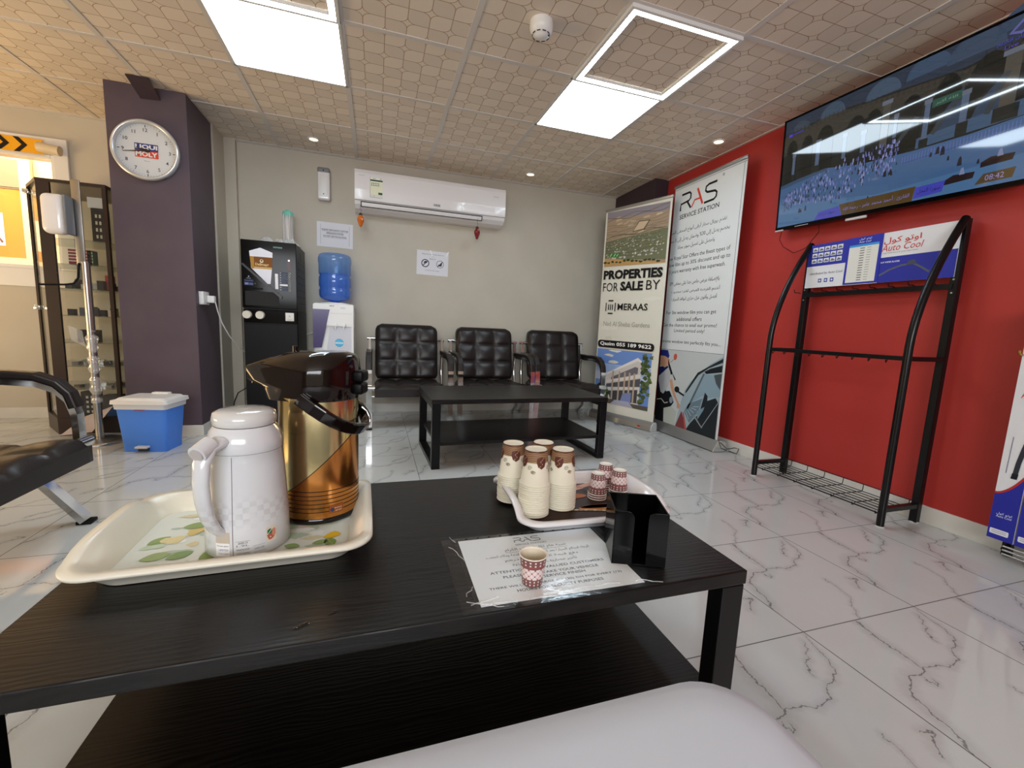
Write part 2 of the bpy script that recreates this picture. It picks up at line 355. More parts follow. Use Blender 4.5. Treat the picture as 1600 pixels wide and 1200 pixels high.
class Pic:
    def __init__(s, mb, O, U, V, step=.0003, cf=C, fmap=None):
        s.mb = mb; s.O = Vector(O); s.U = Vector(U).normalized(); V = Vector(V); s.V = (V-s.U*V.dot(s.U)).normalized(); s.N = s.U.cross(s.V); s.step = step; s.cf = cf; s.fmap = fmap
    def P(s, x, y, l):
        if s.fmap: return s.fmap(x, y, l*s.step)
        return s.O+s.U*x+s.V*y+s.N*(l*s.step)
    def m(s, c): return s.cf(c) if isinstance(c, str) else c
    def poly(s, pts, c, l=1): s.mb.add([s.P(x, y, l) for x, y in pts], [list(range(len(pts)))], s.m(c)); return s
    def fan(s, pts, c, l=1):
        cx = sum(q[0] for q in pts)/len(pts); cy = sum(q[1] for q in pts)/len(pts); n = len(pts)
        s.mb.add([s.P(x, y, l) for x, y in pts]+[s.P((x+cx)/2, (y+cy)/2, l) for x, y in pts]+[s.P(cx, cy, l)], [(i, (i+1) % n, n+(i+1) % n, n+i) for i in range(n)]+[(n+i, n+(i+1) % n, 2*n) for i in range(n)], s.m(c)); return s
    def rect(s, x0, y0, x1, y1, c, l=1): return s.poly([(x0, y0), (x1, y0), (x1, y1), (x0, y1)], c, l)
    def rr(s, x0, y0, x1, y1, r, c, l=1): return s.poly(rrect(x0, x1, y0, y1, r), c, l)
    def ell(s, cx, cy, rx, ry, c, l=1, n=20, a0=0, a1=360):
        k = n if a1-a0 < 360 else n-1
        return s.poly([(cx+rx*math.cos(math.radians(a0+(a1-a0)*i/n)), cy+ry*math.sin(math.radians(a0+(a1-a0)*i/n))) for i in range(k+1)], c, l)
    def ring(s, cx, cy, r, w, c, l=1, n=24, a0=0, a1=360):
        return s.line([(cx+r*math.cos(math.radians(a0+(a1-a0)*i/n)), cy+r*math.sin(math.radians(a0+(a1-a0)*i/n))) for i in range(n+1)], w, c, l)
    def line(s, pts, w, c, l=1):
        P = [Vector((*p, 0)) for p in pts]; L = []; R = []
        for i, p in enumerate(P):
            d = (P[min(i+1, len(P)-1)]-P[max(i-1, 0)]); d = d.normalized() if d.length > 0 else Vector((1, 0, 0)); n = Vector((-d.y, d.x, 0))*w/2
            L.append(p+n); R.append(p-n)
        vs = [s.P(v.x, v.y, l) for v in R]+[s.P(v.x, v.y, l) for v in L]; k = len(P)
        s.mb.add(vs, [(i, i+1, k+i+1, k+i) for i in range(k-1)], s.m(c)); return s
    def text(s, body, x, y, c='#111111', l=2, w=None, h=None, al='C', bold=0, ar=False, shear=0, space=1.0):
        vs, fs, tw, th = glyphs(arline(body) if ar else body, bold, shear, space)
        if w and h: sx, sy = w/tw, h/th
        elif w: sx = sy = w/tw
        else: sx = sy = h/th
        ox = x-{'C': tw*sx/2, 'L': 0, 'R': tw*sx}[al]; oy = y-th*sy/2
        s.mb.add([s.P(ox+a*sx, oy+b*sy, l) for a, b in vs], fs, s.m(c)); return s
def blob(cx, cy, rx, ry, n=14, j=.25, rnd=random):
    return [(cx+rx*(1+rnd.uniform(-j, j))*math.cos(2*math.pi*i/n), cy+ry*(1+rnd.uniform(-j, j))*math.sin(2*math.pi*i/n)) for i in range(n)]
# ================================================================== SETTING
struct(MB().box(XL-.1, XW+.1, YF-.1, YW+.15, -.08, 0, M['floor']).build('floor'), 'glossy white marble floor tiles with grey veins', 'floor')
def ceil():
    mb = MB(); mb.box(XL-.1, XW+.1, YF-.1, YW+.15, CE, CE+.08, M['ceiling']); c = struct(mb.build('ceiling'), 'suspended ceiling of patterned beige tiles', 'ceiling')
    g = MB(); k = -4
    for i in range(-4, 7): g.box(i*.6-.014, i*.6+.014, YF, YW, CE-.004, CE, M['tbar'])
    for j in range(-7, 5): g.box(XL, XW, j*.6-.014, j*.6+.014, CE-.0035, CE, M['tbar'])
    g.box(XL, XW, YW-.02, YW, CE-.006, CE, M['tbar']); g.box(XW-.02, XW, YF, YW, CE-.006, CE, M['tbar'])
    struct(g.build('trim_1'), 'pale metal grid of ceiling bars', 'trim')
ceil()
wx0, wx1, wz0, wz1 = -2.05, -.885, 1.13, 1.96
wb = MB(); wb.box(wx1, XW+.1, YW, YW+.1, 0, CE, M['wall']); wb.box(XL-.1, wx0, YW, YW+.1, 0, CE, M['wall'])
wb.box(wx0, wx1, YW, YW+.1, 0, wz0, M['wall']); wb.box(wx0, wx1, YW, YW+.1, wz1, CE, M['wall'])
wb.box(.193, .285, YW-.045, YW, 0, CE, M['wall']); wb.box(-.20, .205, 2.14, YW, 0, CE, M['wall'])
struct(wb.build('wall_back'), 'plain tan painted back wall', 'wall')
struct(MB().box(XW, XW+.1, YF, YW, 0, CE, M['red']).build('wall_right'), 'bright red painted side wall', 'wall')
wl_ = MB(); wl_.box(XL-.1, XL, YF, -1.2, 0, CE, M['plain']); wl_.box(XL-.1, XL, 1.9, YW, 0, CE, M['plain']); wl_.box(XL-.1, XL, -1.2, 1.9, 0, .35, M['plain']); wl_.box(XL-.1, XL, -1.2, 1.9, 2.1, CE, M['plain'])  # opening added so the warm lamp outside can shine in
struct(wl_.build('wall_left'), 'tan wall with wide unseen opening added for light', 'wall')
wf_ = MB(); wf_.box(XL, -.9, YF-.1, YF, 0, CE, M['plain']); wf_.box(2.3, XW, YF-.1, YF, 0, CE, M['plain']); wf_.box(-.9, 2.3, YF-.1, YF, 2.15, CE, M['plain']); wf_.box(-.9, 2.3, YF-.1, YF, 0, .2, M['plain'])
struct(wf_.build('wall_front'), 'tan wall with wide shopfront opening', 'wall')
bb = MB(); bb.box(-2.4, XW, YW-.012, YW, 0, .085, M['base']); bb.box(.28-.09, .297, YW-.057, YW-.01, 0, .085, M['base'])
struct(bb.build('baseboard_back', bevel=.002), 'white marble tile skirting along the tan wall', 'baseboard')
struct(MB().box(XW-.012, XW, YF, YW, 0, .085, M['base']).build('baseboard_right', bevel=.002), 'white marble tile skirting along the red wall', 'baseboard')
pl = MB(); pl.box(-.237, .193, 1.70, 2.14, 0, CE, M['purple']); struct(pl.build('pillar', bevel=.003), 'square purple pillar with a wall clock', 'pillar')
pb = MB(); pb.box(-.245, .201, 1.692, 2.14, 0, .075, M['base']); struct(pb.build('trim_2', bevel=.002), 'white tile skirting around the purple pillar', 'trim')
for x, z, r_ in [(.188, 1.38, .003), (.19, 1.19, .0025), (.186, .93, .003), (.189, .72, .004), (.19, .52, .006), (.05, .98, .002), (.12, 1.6, .002), (-.1, 1.0, .002), (.188, .40, .004)]:
    pass
struct(MB().box(3.775, XW, 1.745, YW, 0, CE, M['dpurple']).build('pillar_corner', bevel=.003), 'dark purple corner pillar behind the banners', 'pillar')
# window in the back wall, outside view
w1 = bpy.data.objects.new('window_1', None); COL.objects.link(w1); struct(w1, 'white framed window in the tan wall, sunlit outside', 'window')
fm = MB(); y0, y1 = YW-.025, YW+.1
fm.box(wx0-.1, wx1+.085, y0, YW, wz1, wz1+.11, M['white']); fm.box(wx0-.1, wx1+.085, y0, YW, wz0-.13, wz0, M['white'])
fm.box(wx1, wx1+.085, y0, YW, wz0+.0005, wz1-.0005, M['white']); fm.box(wx0-.1, wx0, y0, YW, wz0+.0005, wz1-.0005, M['white'])
fm.box(wx0, wx0+.03, YW+.001, y1, wz0, wz1, M['white']); fm.box(wx1-.03, wx1, YW+.001, y1, wz0, wz1, M['white']); fm.box(wx0+.0305, wx1-.0305, YW+.001, y1, wz0, wz0+.03, M['white']); fm.box(wx0+.0305, wx1-.0305, YW+.001, y1, wz1-.03, wz1, M['white'])
fm.build('window_frame', w1, bevel=.004)
MB().box(wx0, wx1, YW+.04, YW+.046, wz0, wz1, M['pane']).build('window_pane', w1)
w2 = bpy.data.objects.new('added_window', None); COL.objects.link(w2); struct(w2, 'wide unseen window added in the side wall', 'window')  # unseen window, added to let the warm lamp shine in
f2 = MB(); f2.box(XL-.1, XL, -1.2, 1.9, .35, .41, M['white']); f2.box(XL-.1, XL, -1.2, 1.9, 2.04, 2.1, M['white'])
for y in (-1.2, .32, 1.84): f2.box(XL-.1, XL, y, y+.06, .35, 2.1, M['white'])
f2.build('window_frame', w2)
struct(MB().box(-4.5, 1.5, 2.6, 6, -.1, -.02, C('#8d7f70')).build('ground_outside'), 'paved ground outside the window', 'ground')
ex = MB(); ex.box(-4.2, .4, 3.9, 4.0, -.02, 3.2, C('#e6cfa8')); struct(ex.build('wall_outside'), 'sunlit cream wall outside the window', 'wall')
bd = thing('notice_board', 'orange brown board with a white paper outside the window', 'board', (-2.0, 3.88, 1.1))
MB().box(-.9, .06, -.03, 0, .22, .87, C('#cf8a3a')).build('panel', bd); f_ = MB(); cr_ = C('#ecd9b4'); f_.box(.06, .15, -.036, 0, .15, 1.2, cr_); f_.box(-.9, .06, -.036, 0, .13, .22, cr_); f_.box(-.9, .06, -.034, 0, .87, .885, C('#7a6a58')); f_.build('frame', bd)
MB().box(-.9, .06, -.03, 0, .89, 1.15, C('#a08c74')).build('upper_panel', bd)
p_ = MB(); q_ = Pic(p_, (0, -.0315, 0), (1, 0, 0), (0, 0, 1)); q_.rect(-.5, .33, -.09, .64, '#efe9dc', 1); q_.ring(-.2, .52, .05, .018, '#7c4a55', 2); q_.line([(-.3, .38), (-.15, .43), (-.11, .36)], .02, '#7c4a55', 2); p_.build('paper', bd)
# ================================================================== CEILING FITTINGS
for lab, x0 in (('square bright ceiling panel light nearest the purple pillar', .6), ('square bright ceiling panel light nearer the red wall', 2.4)):
    t = thing('ceiling_light', lab, 'ceiling light', (x0+.3, .9, CE), group='square ceiling panel lights')
    MB().box(-.286, .286, -.286, .286, -.006, -.001, M['panel']).build('diffuser', t)
    f = MB()
    for a in (-.3, .286): f.box(a, a+.014, -.3, .3, -.008, -.0005, M['tbar']); f.box(-.3, .3, a, a+.014, -.008, -.0005, M['tbar'])
    f.build('frame', t)
for lab, x0 in (('square outline strip ceiling light nearest the purple pillar', .6), ('square outline strip ceiling light nearer the red wall', 2.4)):
    t = thing('strip_light', lab, 'ceiling light', (x0+.3, .3, CE), group='square outline strip ceiling lights')
    f = MB(); g = MB(); a = .283; b = .255
    for m_, p, q, z0, z1 in ((g, a, b, -.016, -.004),):
        m_.box(-p, p, -p, -q, z0, z1, M['strip']); m_.box(-p, p, q, p, z0, z1, M['strip']); m_.box(-p, -q, -q, q, z0, z1, M['strip']); m_.box(q, p, -q, q, z0, z1, M['strip'])
    p, q = .298, .283; f.box(-p, p, -p, -q, -.02, -.001, M['white']); f.box(-p, p, q, p, -.02, -.001, M['white']); f.box(-p, -q, -q, q, -.02, -.001, M['white']); f.box(q, p, -q, q, -.02, -.001, M['white'])
    p, q = .255, .250; f.box(-p, p, -p, -q, -.016, -.001, M['white']); f.box(-p, p, q, p, -.016, -.001, M['white']); f.box(-p, -q, -q, q, -.016, -.001, M['white']); f.box(q, p, -q, q, -.016, -.001, M['white'])
    f.build('frame', t); g.build('light_strip', t)
for lab, x, y in (('small round downlight above the wall beside the pillar', .893, 2.123), ('small round downlight above the middle waiting chair', 2.709, 2.131), ('small round downlight above the red wall edge', 3.72, .93)):
    t = thing('downlight', lab, 'downlight', (x, y, CE), group='small round ceiling downlights')
    MB().lathe([(.045, -.0005), (.045, -.006), (.034, -.008), (.032, -.002)], M['white'], cap1=False).build('trim_ring', t)
    MB().lathe([(.0, -.004), (.02, -.0045), (.031, -.003)], M['spotlamp'], cap0=False, n=20).build('lens', t)
t = thing('smoke_detector', 'round white smoke detector on the ceiling', 'smoke detector', (2.085, .262, CE))
MB().lathe([(.052, 0), (.054, -.012), (.054, -.03), (.05, -.042), (.044, -.05)], M['white'], cap1=True).build('housing', t)
mb = MB(); mb.lathe([(.046, -.05), (.042, -.056), (.026, -.064), (.02, -.068), (0.001, -.069)], M['white'], cap0=False)
for k in range(10):
    a = 2*math.pi*k/10; mb.box(-.008, .008, -.001, .001, -.003, .003, M['dgrey']); n = 8
    for i in range(-8, 0): v = mb.v[i]; mb.v[i] = Matrix.Rotation(a, 3, 'Z') @ Vector((v.x, v.y+.0405, v.z-.0565))
mb.cyl((.03, -.02, -.058), (.03, -.02, -.064), .003, M['dgrey'], 8); mb.build('sensor_cap', t)
fl_ = MB(); fl_.poly([(-.062, 1.56, 2.249), (.056, 1.56, 2.246), (.057, 1.699, 2.188), (-.047, 1.699, 2.182)], M['dpurple'])
o = fl_.build('trim_flap'); sd = o.modifiers.new('s', 'SOLIDIFY'); sd.thickness = .006; tag(o, 'loose dark purple flap between pillar top and ceiling', 'flap')
# ================================================================== CLOCK
t = thing('wall_clock', 'round silver rimmed wall clock on the purple pillar', 'clock', (-.03, 1.70, 1.866))
Rc = .182
rx = Matrix.Rotation(math.radians(90), 4, 'X')
MB(rx).lathe([(Rc-.012, 0.001), (Rc, .004), (Rc, .03), (Rc-.006, .04), (Rc-.018, .041), (Rc-.022, .03), (Rc-.024, .012)], mat('silver_rim', '#cfd1d2', .25, .6), n=64, cap1=False).build('rim', t)
MB(rx).lathe([(0.001, .011), (Rc-.02, .012)], C('#d9dbe0'), n=64, cap0=False, cap1=False).build('dial', t)
mb = MB(); p = Pic(mb, (0, -.0125, 0), (1, 0, 0), (0, 0, 1))
for k in range(60):
    a = math.radians(90-6*k); big = k % 15 == 0; mid = k % 5 == 0; r1 = Rc-.028; r0 = r1-(.014 if big else .008 if mid else .006)
    p.line([(r0*math.cos(a), r0*math.sin(a)), (r1*math.cos(a), r1*math.sin(a))], .0045 if big else .0022 if mid else .0012, '#22242a', 1)
for k in range(1, 13):
    a = math.radians(90-30*k); r = Rc-.058; p.text(str(k), r*math.cos(a), r*math.sin(a), '#15171c', 1, h=.021, bold=.008)
mb.build('numerals', t)
mb = MB(); p = Pic(mb, (0, -.0125, 0), (1, 0, 0), (0, 0, 1)); p.rect(-.062, .0, .062, .042, '#23307e', 1); p.rect(-.062, -.042, .062, .0, '#d8442f', 1)
p.text('LIQUI', 0, .021, '#e8e8ea', 2, w=.116, h=.03, bold=.04); p.text('MOLY', 0, -.021, '#e8e8ea', 2, w=.116, h=.03, bold=.04); p.text('Germany', 0, -.062, '#6b6f78', 1, w=.03); mb.build('emblem', t)
mb = MB(); p = Pic(mb, (0, -.0165, 0), (1, 0, 0), (0, 0, 1), .001)
def hand(ang, L, w0, l, mb_=None):
    a = math.radians(90-ang); d = (math.cos(a), math.sin(a)); n_ = (-d[1], d[0])
    p.poly([(-.02*d[0]+n_[0]*w0, -.02*d[1]+n_[1]*w0), (-.02*d[0]-n_[0]*w0, -.02*d[1]-n_[1]*w0), (L*d[0]-n_[0]*w0*.4, L*d[1]-n_[1]*w0*.4), (L*d[0]+n_[0]*w0*.4, L*d[1]+n_[1]*w0*.4)], '#101114', l)
hand(262, .125, .0045, 1); hand(286, .055, .006, 2); p.ell(0, 0, .011, .011, '#101114', 3); mb.build('hands', t)
MB(rx).lathe([(0.001, .030), (Rc-.022, .029)], M['pane'], n=48, cap0=False, cap1=False).build('glass', t)
nest(t, 'dial', ('numerals', 'emblem', 'hands'))
# ================================================================== WALL ITEMS
t = thing('air_conditioner', 'white split air conditioner high on the tan wall', 'air conditioner', (1.845, YW, 1.79))
prof = [(0, .335), (-.17, .335), (-.200, .322), (-.212, .29), (-.216, .16), (-.212, .075), (-.205, .07), (-.19, .045), (-.15, .016), (-.08, .0), (0, .0)]
def acx(p0, p1, m):
    mb = MB(); mb.prism(prof, p0, p1, 'x', m); return mb
o = acx(-.655, .66, M['whiteg']).build('housing', t, bevel=.012, seg=3)
mb = MB(); mb.box(-.653, .658, -.2155, -.2095, .0715, .0745, C('#8f8f92')); mb.build('panel_gap', t)
lv = Matrix.Translation(Vector((0, -.197, .045))) @ Matrix.Rotation(math.radians(28), 4, 'X')
mb = MB(lv); mb.rbox(-.60, .44, -.007, .003, -.016, .016, .003, M['whiteg']); mb.build('louver', t)
mb = MB(lv); mb.box(-.605, .445, -.002, .006, .016, .022, M['dgrey']); mb.box(-.605, .445, -.002, .006, -.022, -.016, M['dgrey']); mb.box(-.607, -.60, -.002, .006, -.022, .022, M['dgrey']); mb.box(.44, .447, -.002, .006, -.022, .022, M['dgrey']); mb.build('outlet_slot', t)
mb = MB(); p = Pic(mb, (0, -.2168, .0), (1, 0, 0), (0, 0, 1)); p.rect(-.53, .105, -.43, .265, '#e9ecd2', 1); p.rect(-.53, .235, -.43, .247, '#1d4a3c', 2); p.rect(-.53, .247, -.43, .265, '#f1f1ea', 2)
for i in range(5): p.ell(-.518+i*.014, .217, .004, .005, '#33443c', 2); p.ell(-.518+i*.014, .202, .004, .005, '#33443c', 2)
p.rect(-.465, .13, -.432, .148, '#1d5a3c', 2); p.ring(-.445, .256, .006, .002, '#222222', 3); p.text('ESMA', -.495, .256, '#222222', 3, h=.008); p.rect(-.53, .105, -.43, .127, '#dfe0d8', 2); p.ring(-.50, .116, .005, .001, '#777777', 3)
p.rect(-.531, .104, -.43, .1055, '#5a5a50', 3); p.rect(-.531, .104, -.5295, .266, '#5a5a50', 3); mb.build('energy_label', t)
mb = MB(); p = Pic(mb, (0, -.2170, .0), (1, 0, 0), (0, 0, 1)); p.text('GREE', .03, .105, '#5a5a60', 1, w=.06, bold=.02); p.text('Inverter', .57, .245, '#8a8a90', 1, w=.05); p.text('GREE INVERTER', -.60, .27, '#8a8a90', 1, w=.05); mb.build('lettering', t)
nest(t, 'housing', ('energy_label', 'lettering', 'panel_gap', 'outlet_slot', 'louver'))
for lab, hx, x, col in (('small orange lantern air freshener hanging under the air conditioner', '#d06a1a', 1.238, 'o'), ('small dark red lantern air freshener hanging under the air conditioner', '#7a0f1c', 2.245, 'r')):
    t = thing('air_freshener', lab, 'air freshener', (x, 2.208, 1.70), group='lantern air fresheners under the air conditioner')
    m_ = mat('lantern_'+col, hx, .25, coat=.4)
    MB().lathe([(.004, -.058), (.012, -.05), (.028, -.004), (.027, .012), (.016, .034), (.012, .04)], m_, n=8, smooth=False).build('body', t)
    MB().lathe([(.014, .038), (.016, .046), (.006, .056)], M['dgrey'], n=10).build('cap', t)
    MB().tube([(0, 0, .055), (.006, -.002, .075), (-.004, .002, .1), (.002, .004, .125)], .0012, M['dgrey'], 5).build('string', t)
t = thing('air_freshener_dispenser', 'slim white wall dispenser left of the air conditioner', 'dispenser', (.938, YW, 1.993))
MB().rbox(-.048, .048, -.075, -.001, -.13, .13, .014, M['whiteg']).build('body', t)
mb = MB(); mb.rbox(-.0485, .0485, -.077, -.01, .083, .1315, .014, M['grey']); mb.cyl((0, -.0765, .105), (0, -.079, .105), .006, M['dgrey'], 12); mb.build('sensor_hood', t)
mb = MB(); mb.rbox(-.034, .034, -.0775, -.07, -.11, .07, .008, M['white']); mb.cyl((0, -.077, -.085), (0, -.0785, -.085), .005, M['dgrey'], 10); mb.build('front_plate', t)
def paper(name, lab, cat, x0, x1, z0, z1, rot=0, col='#dfe0e6'):
    t = thing(name, lab, cat, ((x0+x1)/2, YW, (z0+z1)/2)); t.rotation_euler = (0, rot, 0); w, h = x1-x0, z1-z0
    MB().box(-w/2, w/2, -.0025, -.0005, -h/2, h/2, C(col)).build('sheet', t); mb = MB(); return t, mb, Pic(mb, (0, -.0026, 0), (1, 0, 0), (0, 0, 1)), w, h
t, mb, p, w, h = paper('paper_notice', 'printed white notice above the blue water bottle', 'notice', .872, 1.166, 1.487, 1.695, .01)
p.rect(-.118, -.085, -.1165, .085, '#62626a', 1); p.rect(.1165, -.085, .118, .085, '#62626a', 1)
for s_, y, ww in (('PLEASE USE PLASTIC CUP FOR', .04, .215), ('DRINKING WATER', .014, .14), ('DO NOT USE FOR ALCOHOL', -.013, .19)): p.text(s_, 0, y, '#3b3b45', 1, w=ww, bold=.015, h=.014); p.rect(-ww/2, y-.012, ww/2, y-.0108, '#3b3b45', 1)
mb.build('lettering', t)
t, mb, p, w, h = paper('paper_notice', 'white sign with two round prohibition symbols above the chairs', 'sign', 1.725, 2.02, 1.312, 1.535, .015)
p.text('Please do not sit with shoes on', 0, .08, '#555a66', 1, w=.2); p.text('the', 0, .06, '#555a66', 1, w=.015); p.text('Please Sir', 0, .038, '#555a66', 1, w=.06)
for cx in (-.068, .07):
    p.ring(cx, -.005, .033, .008 if cx < 0 else .004, '#2c3240', 1); p.line([(cx-.024, -.029), (cx+.024, .019)], .007, '#2c3240', 2)
p.poly([(-.085, .005), (-.06, .02), (-.05, .0), (-.075, -.01)], '#3a4150', 1); p.poly([(.05, .0), (.06, -.01), (.075, .0), (.09, .012), (.085, -.022), (.058, -.024)], '#3a4150', 1)
p.text('# 5 100 Fine will be charged', 0, -.07, '#444a55', 1, w=.13); mb.build('lettering', t)
mb = MB(); mb.poly([(-.03, -.004, .115), (-.02, -.004, .118), (.0, -.004, .062), (-.008, -.004, .06)], C('#f4f6f7', .2)); mb.poly([(.128, -.004, .07), (.15, -.004, .115), (.142, -.004, .12), (.122, -.004, .078)], C('#f4f6f7', .2)); mb.build('tape', t)
t = thing('wall_outlet', 'white outlet box with plug on the pillar side', 'outlet', (.193, 1.80, .965))
MB().rbox(0, .03, -.055, .055, -.045, .045, .004, M['white']).build('box', t)
mb = MB(); mb.rbox(.03, .075, .0, .045, -.03, .02, .006, M['white']); mb.build('plug', t)
mb = MB(); mb.tube([(.27, 1.82, .94), (.275, 1.84, .88), (.285, 1.88, .80), (.31, 1.95, .70), (.35, 2.06, .60), (.40, 2.2, .52), (.405, 2.30, .46)], .004, M['white'], 8); tag(mb.build('power_cord'), 'white power cord sagging from the pillar outlet', 'cord')
mb = MB(); mb.tube([(.405, 2.31, .34), (.37, 2.34, .30), (.31, 2.385, .245), (.24, 2.37, .20), (.21, 2.36, .12), (.215, 2.3, .006)], .004, M['black'], 8); tag(mb.build('power_cord'), 'black cord hanging between pillar and coffee machine cabinet', 'cord')
t = thing('hazard_tape', 'yellow and black hazard tape across the window head', 'tape'); mb = MB(); p = Pic(mb, (-1.5, YW-.03, 1.955), (1, 0, .0), (0, 0, 1), .001)
def tapef(x, y, l): return Vector((-1.5+x, YW-.028-l-.012*math.sin(x*9)**2, 1.955+y-.02*math.sin(x*2.7)+.01))
p.fmap = tapef; NX = 40
for i in range(NX): p.rect(i*.57/NX, 0, (i+1)*.57/NX, .1, '#e8a81c', 1)
for k in range(6):
    x = -.02+k*.105
    if 0 <= x and x+.09 < .57: p.poly([(x, 0), (x+.05, .05), (x, .1), (x+.035, .1), (x+.085, .05), (x+.035, 0)], '#161310', 2)
o = mb.build('hazard_strip', t); o.name = 'strip'
t = thing('wrapped_roll', 'short plastic wrapped roll on the window head beside the hazard tape', 'roll', (-.95, YW-.055, 1.99))
mb = MB(); mb.tube([(0, 0, 0), (.03, 0, -.002), (.08, 0, -.006), (.125, 0, -.012)], .03, C('#d9c9ab', .35), 14, rads=[.032, .035, .03, .034]); mb.build('roll', t)
# ================================================================== DISPLAY CABINET
t = thing('display_cabinet', 'tall dark glass display cabinet left of the pillar', 'cabinet'); Az = 1.665
A, B, Cc, D, E_ = (-.695, 1.85), (-.335, 1.85), (-.335, 2.36), (-.885, 2.10), (-.885, 2.36)
foot = [A, B, Cc, E_, D]
MB().prism(foot, 0, .11, 'z', M['brown']).build('base', t, bevel=.003)
mb = MB(); mb.prism(foot, Az-.02, Az, 'z', M['brown']); mb.build('top', t, bevel=.002)
MB().box(A[0], A[0]+.068, 1.852, 1.87, .11, Az-.02, M['brown']).build('post', t)
MB().box(B[0]-.022, B[0], 1.852, 1.875, .11, Az-.02, M['brown']).build('post', t)
MB().box(D[0], D[0]+.012, D[1], D[1]+.02, .11, Az-.02, M['brown']).build('post', t)
MB().box(B[0]-.022, B[0], 2.335, 2.358, .11, Az-.02, M['brown']).build('post', t)
MB().box(-.865, -.357, 2.362, 2.366, .11, Az-.02, M['pane']).build('back_panel', t)
MB().box(A[0]+.068, B[0]-.022, 1.858, 1.862, .11, Az-.02, M['pane']).build('glass_front', t)
MB().prism([(A[0]+.004, A[1]+.004), (A[0]+.008, A[1]+.006), (D[0]+.018, D[1]+.008), (D[0]+.014, D[1]+.004)], .11, Az-.02, 'z', M['pane']).build('glass_side', t)
MB().box(B[0]-.006, B[0]-.002, 1.876, 2.335, .11, Az-.02, M['pane']).build('glass_side', t)
for z in (.85, 1.62): MB().rbox(-.895, -.86, 2.075, 2.105, z-.015, z+.015, .004, M['chrome']).build('glass_clamp', t)
shz = [1.30, 1.14, .98, .80, .62, .46, .30]
inner = [(A[0]+.02, A[1]+.03), (B[0]-.03, B[1]+.03), (Cc[0]-.03, Cc[1]-.03), (E_[0]+.03, E_[1]-.03), (D[0]+.03, D[1]+.02)]
for z in shz: MB().prism(inner, z, z+.006, 'z', M['shelfglass']).build('shelf', t)
rn = random.Random(3)
def bx(name, lab, cat, x0, x1, y0, y1, z0, z1, m, group=None, deco=None):
    mb = MB(); mb.box(x0, x1, y0, y1, z0, z1, m)
    if deco: deco(Pic(mb, (x0, y0, z0), (1, 0, 0), (0, 0, 1)), x1-x0, z1-z0)
    return tag(mb.build(name), lab, cat, group)
def keys(p, w, h):
    for i in range(2):
        for j in range(4): p.rect(w*(.3+.3*i), h*(.12+.2*j), w*(.46+.3*i), h*(.22+.2*j), '#c9c9c6', 1)
bx('keypad_box', 'black box with keypad print on the top cabinet shelf', 'box', -.47, -.40, 1.95, 2.02, 1.306, 1.53, C('#141416'), None, keys)
bx('paper_card', 'white card standing on the keypad box in the cabinet', 'card', -.49, -.40, 1.96, 1.975, 1.5305, 1.60, C('#cfd6dd'))
for i, (x, c) in enumerate(((-.60, '#7d2438'), (-.535, '#8c3040'), (-.50, '#2c6b4a'))): bx('product_box', ('dark red boxed product on the second cabinet shelf', 'rose boxed product between the red and green boxes', 'green striped boxed product on the second cabinet shelf')[i], 'box', x, x+.03+(.03 if i < 2 else 0), 1.93, 1.99, 1.146, 1.146+.10, C(c), 'boxes on the second cabinet shelf', lambda p, w, h: [p.rect(0, h*.2*k, w, h*.2*k+.008, '#d8c8b8', 1) for k in range(1, 5)])
bx('product_box', 'small red box on the right of the third cabinet shelf', 'box', -.435, -.405, 1.98, 2.04, .986, 1.09, C('#a12a2a'))
for z, n, cols, lab, nm in ((.986, 9, ['#2a2a2c', '#8f8f8c', '#55534f', '#b3b0a6'], 'grey foil accessory pack heaped on the third cabinet shelf', 'accessory_pack'), (.806, 7, ['#8d5a52', '#6a6a6a', '#b6a79a', '#33302f'], 'patterned accessory pack lying on the fourth cabinet shelf', 'accessory_pack'), (.466, 9, ['#9c9a94', '#3a3938', '#c3c1bb'], 'silver flat pack lying on the sixth cabinet shelf', 'flat_pack'), (.306, 9, ['#a5a39d', '#4a4947', '#c9c7c2'], 'silver flat pack lying on the lowest cabinet shelf', 'flat_pack')):
    for k in range(n):
        x = -.65+.029*k*9/n; y = 1.93+.05*(k % 3); hh = .012+.022*rn.random() if nm == 'flat_pack' else .02+.05*rn.random()
        mb = MB(rotx((x+.03, y+.03, z), rn.uniform(-.25, .25))); mb.box(-.018, .018, -.02, .02, 0, hh, mat('pack', rn.choice(cols), .25, .5 if nm == 'flat_pack' else .2)); tag(mb.build(nm), lab, 'package', nm.replace('_', ' ')+'s at '+('third', 'fourth', 'sixth', 'lowest')[[.986, .806, .466, .306].index(z)]+' cabinet shelf')
bx('camera_case', 'black rounded case on the fifth cabinet shelf', 'case', -.60, -.50, 1.95, 2.03, .626, .71, M['black'])
bx('keypad_box', 'black box with keypad print at the cabinet bottom', 'box', -.60, -.51, 1.93, 2.0, .11, .28, C('#141416'), None, keys)
bx('speaker_box', 'dark box beside the keypad box at the cabinet bottom', 'box', -.49, -.39, 1.95, 2.03, .11, .25, C('#1c1c20'))
bx('blue_box', 'blue box at the cabinet bottom behind the stand', 'box', -.44, -.375, 1.89, 1.94, .11, .17, C('#2a5a9c'))
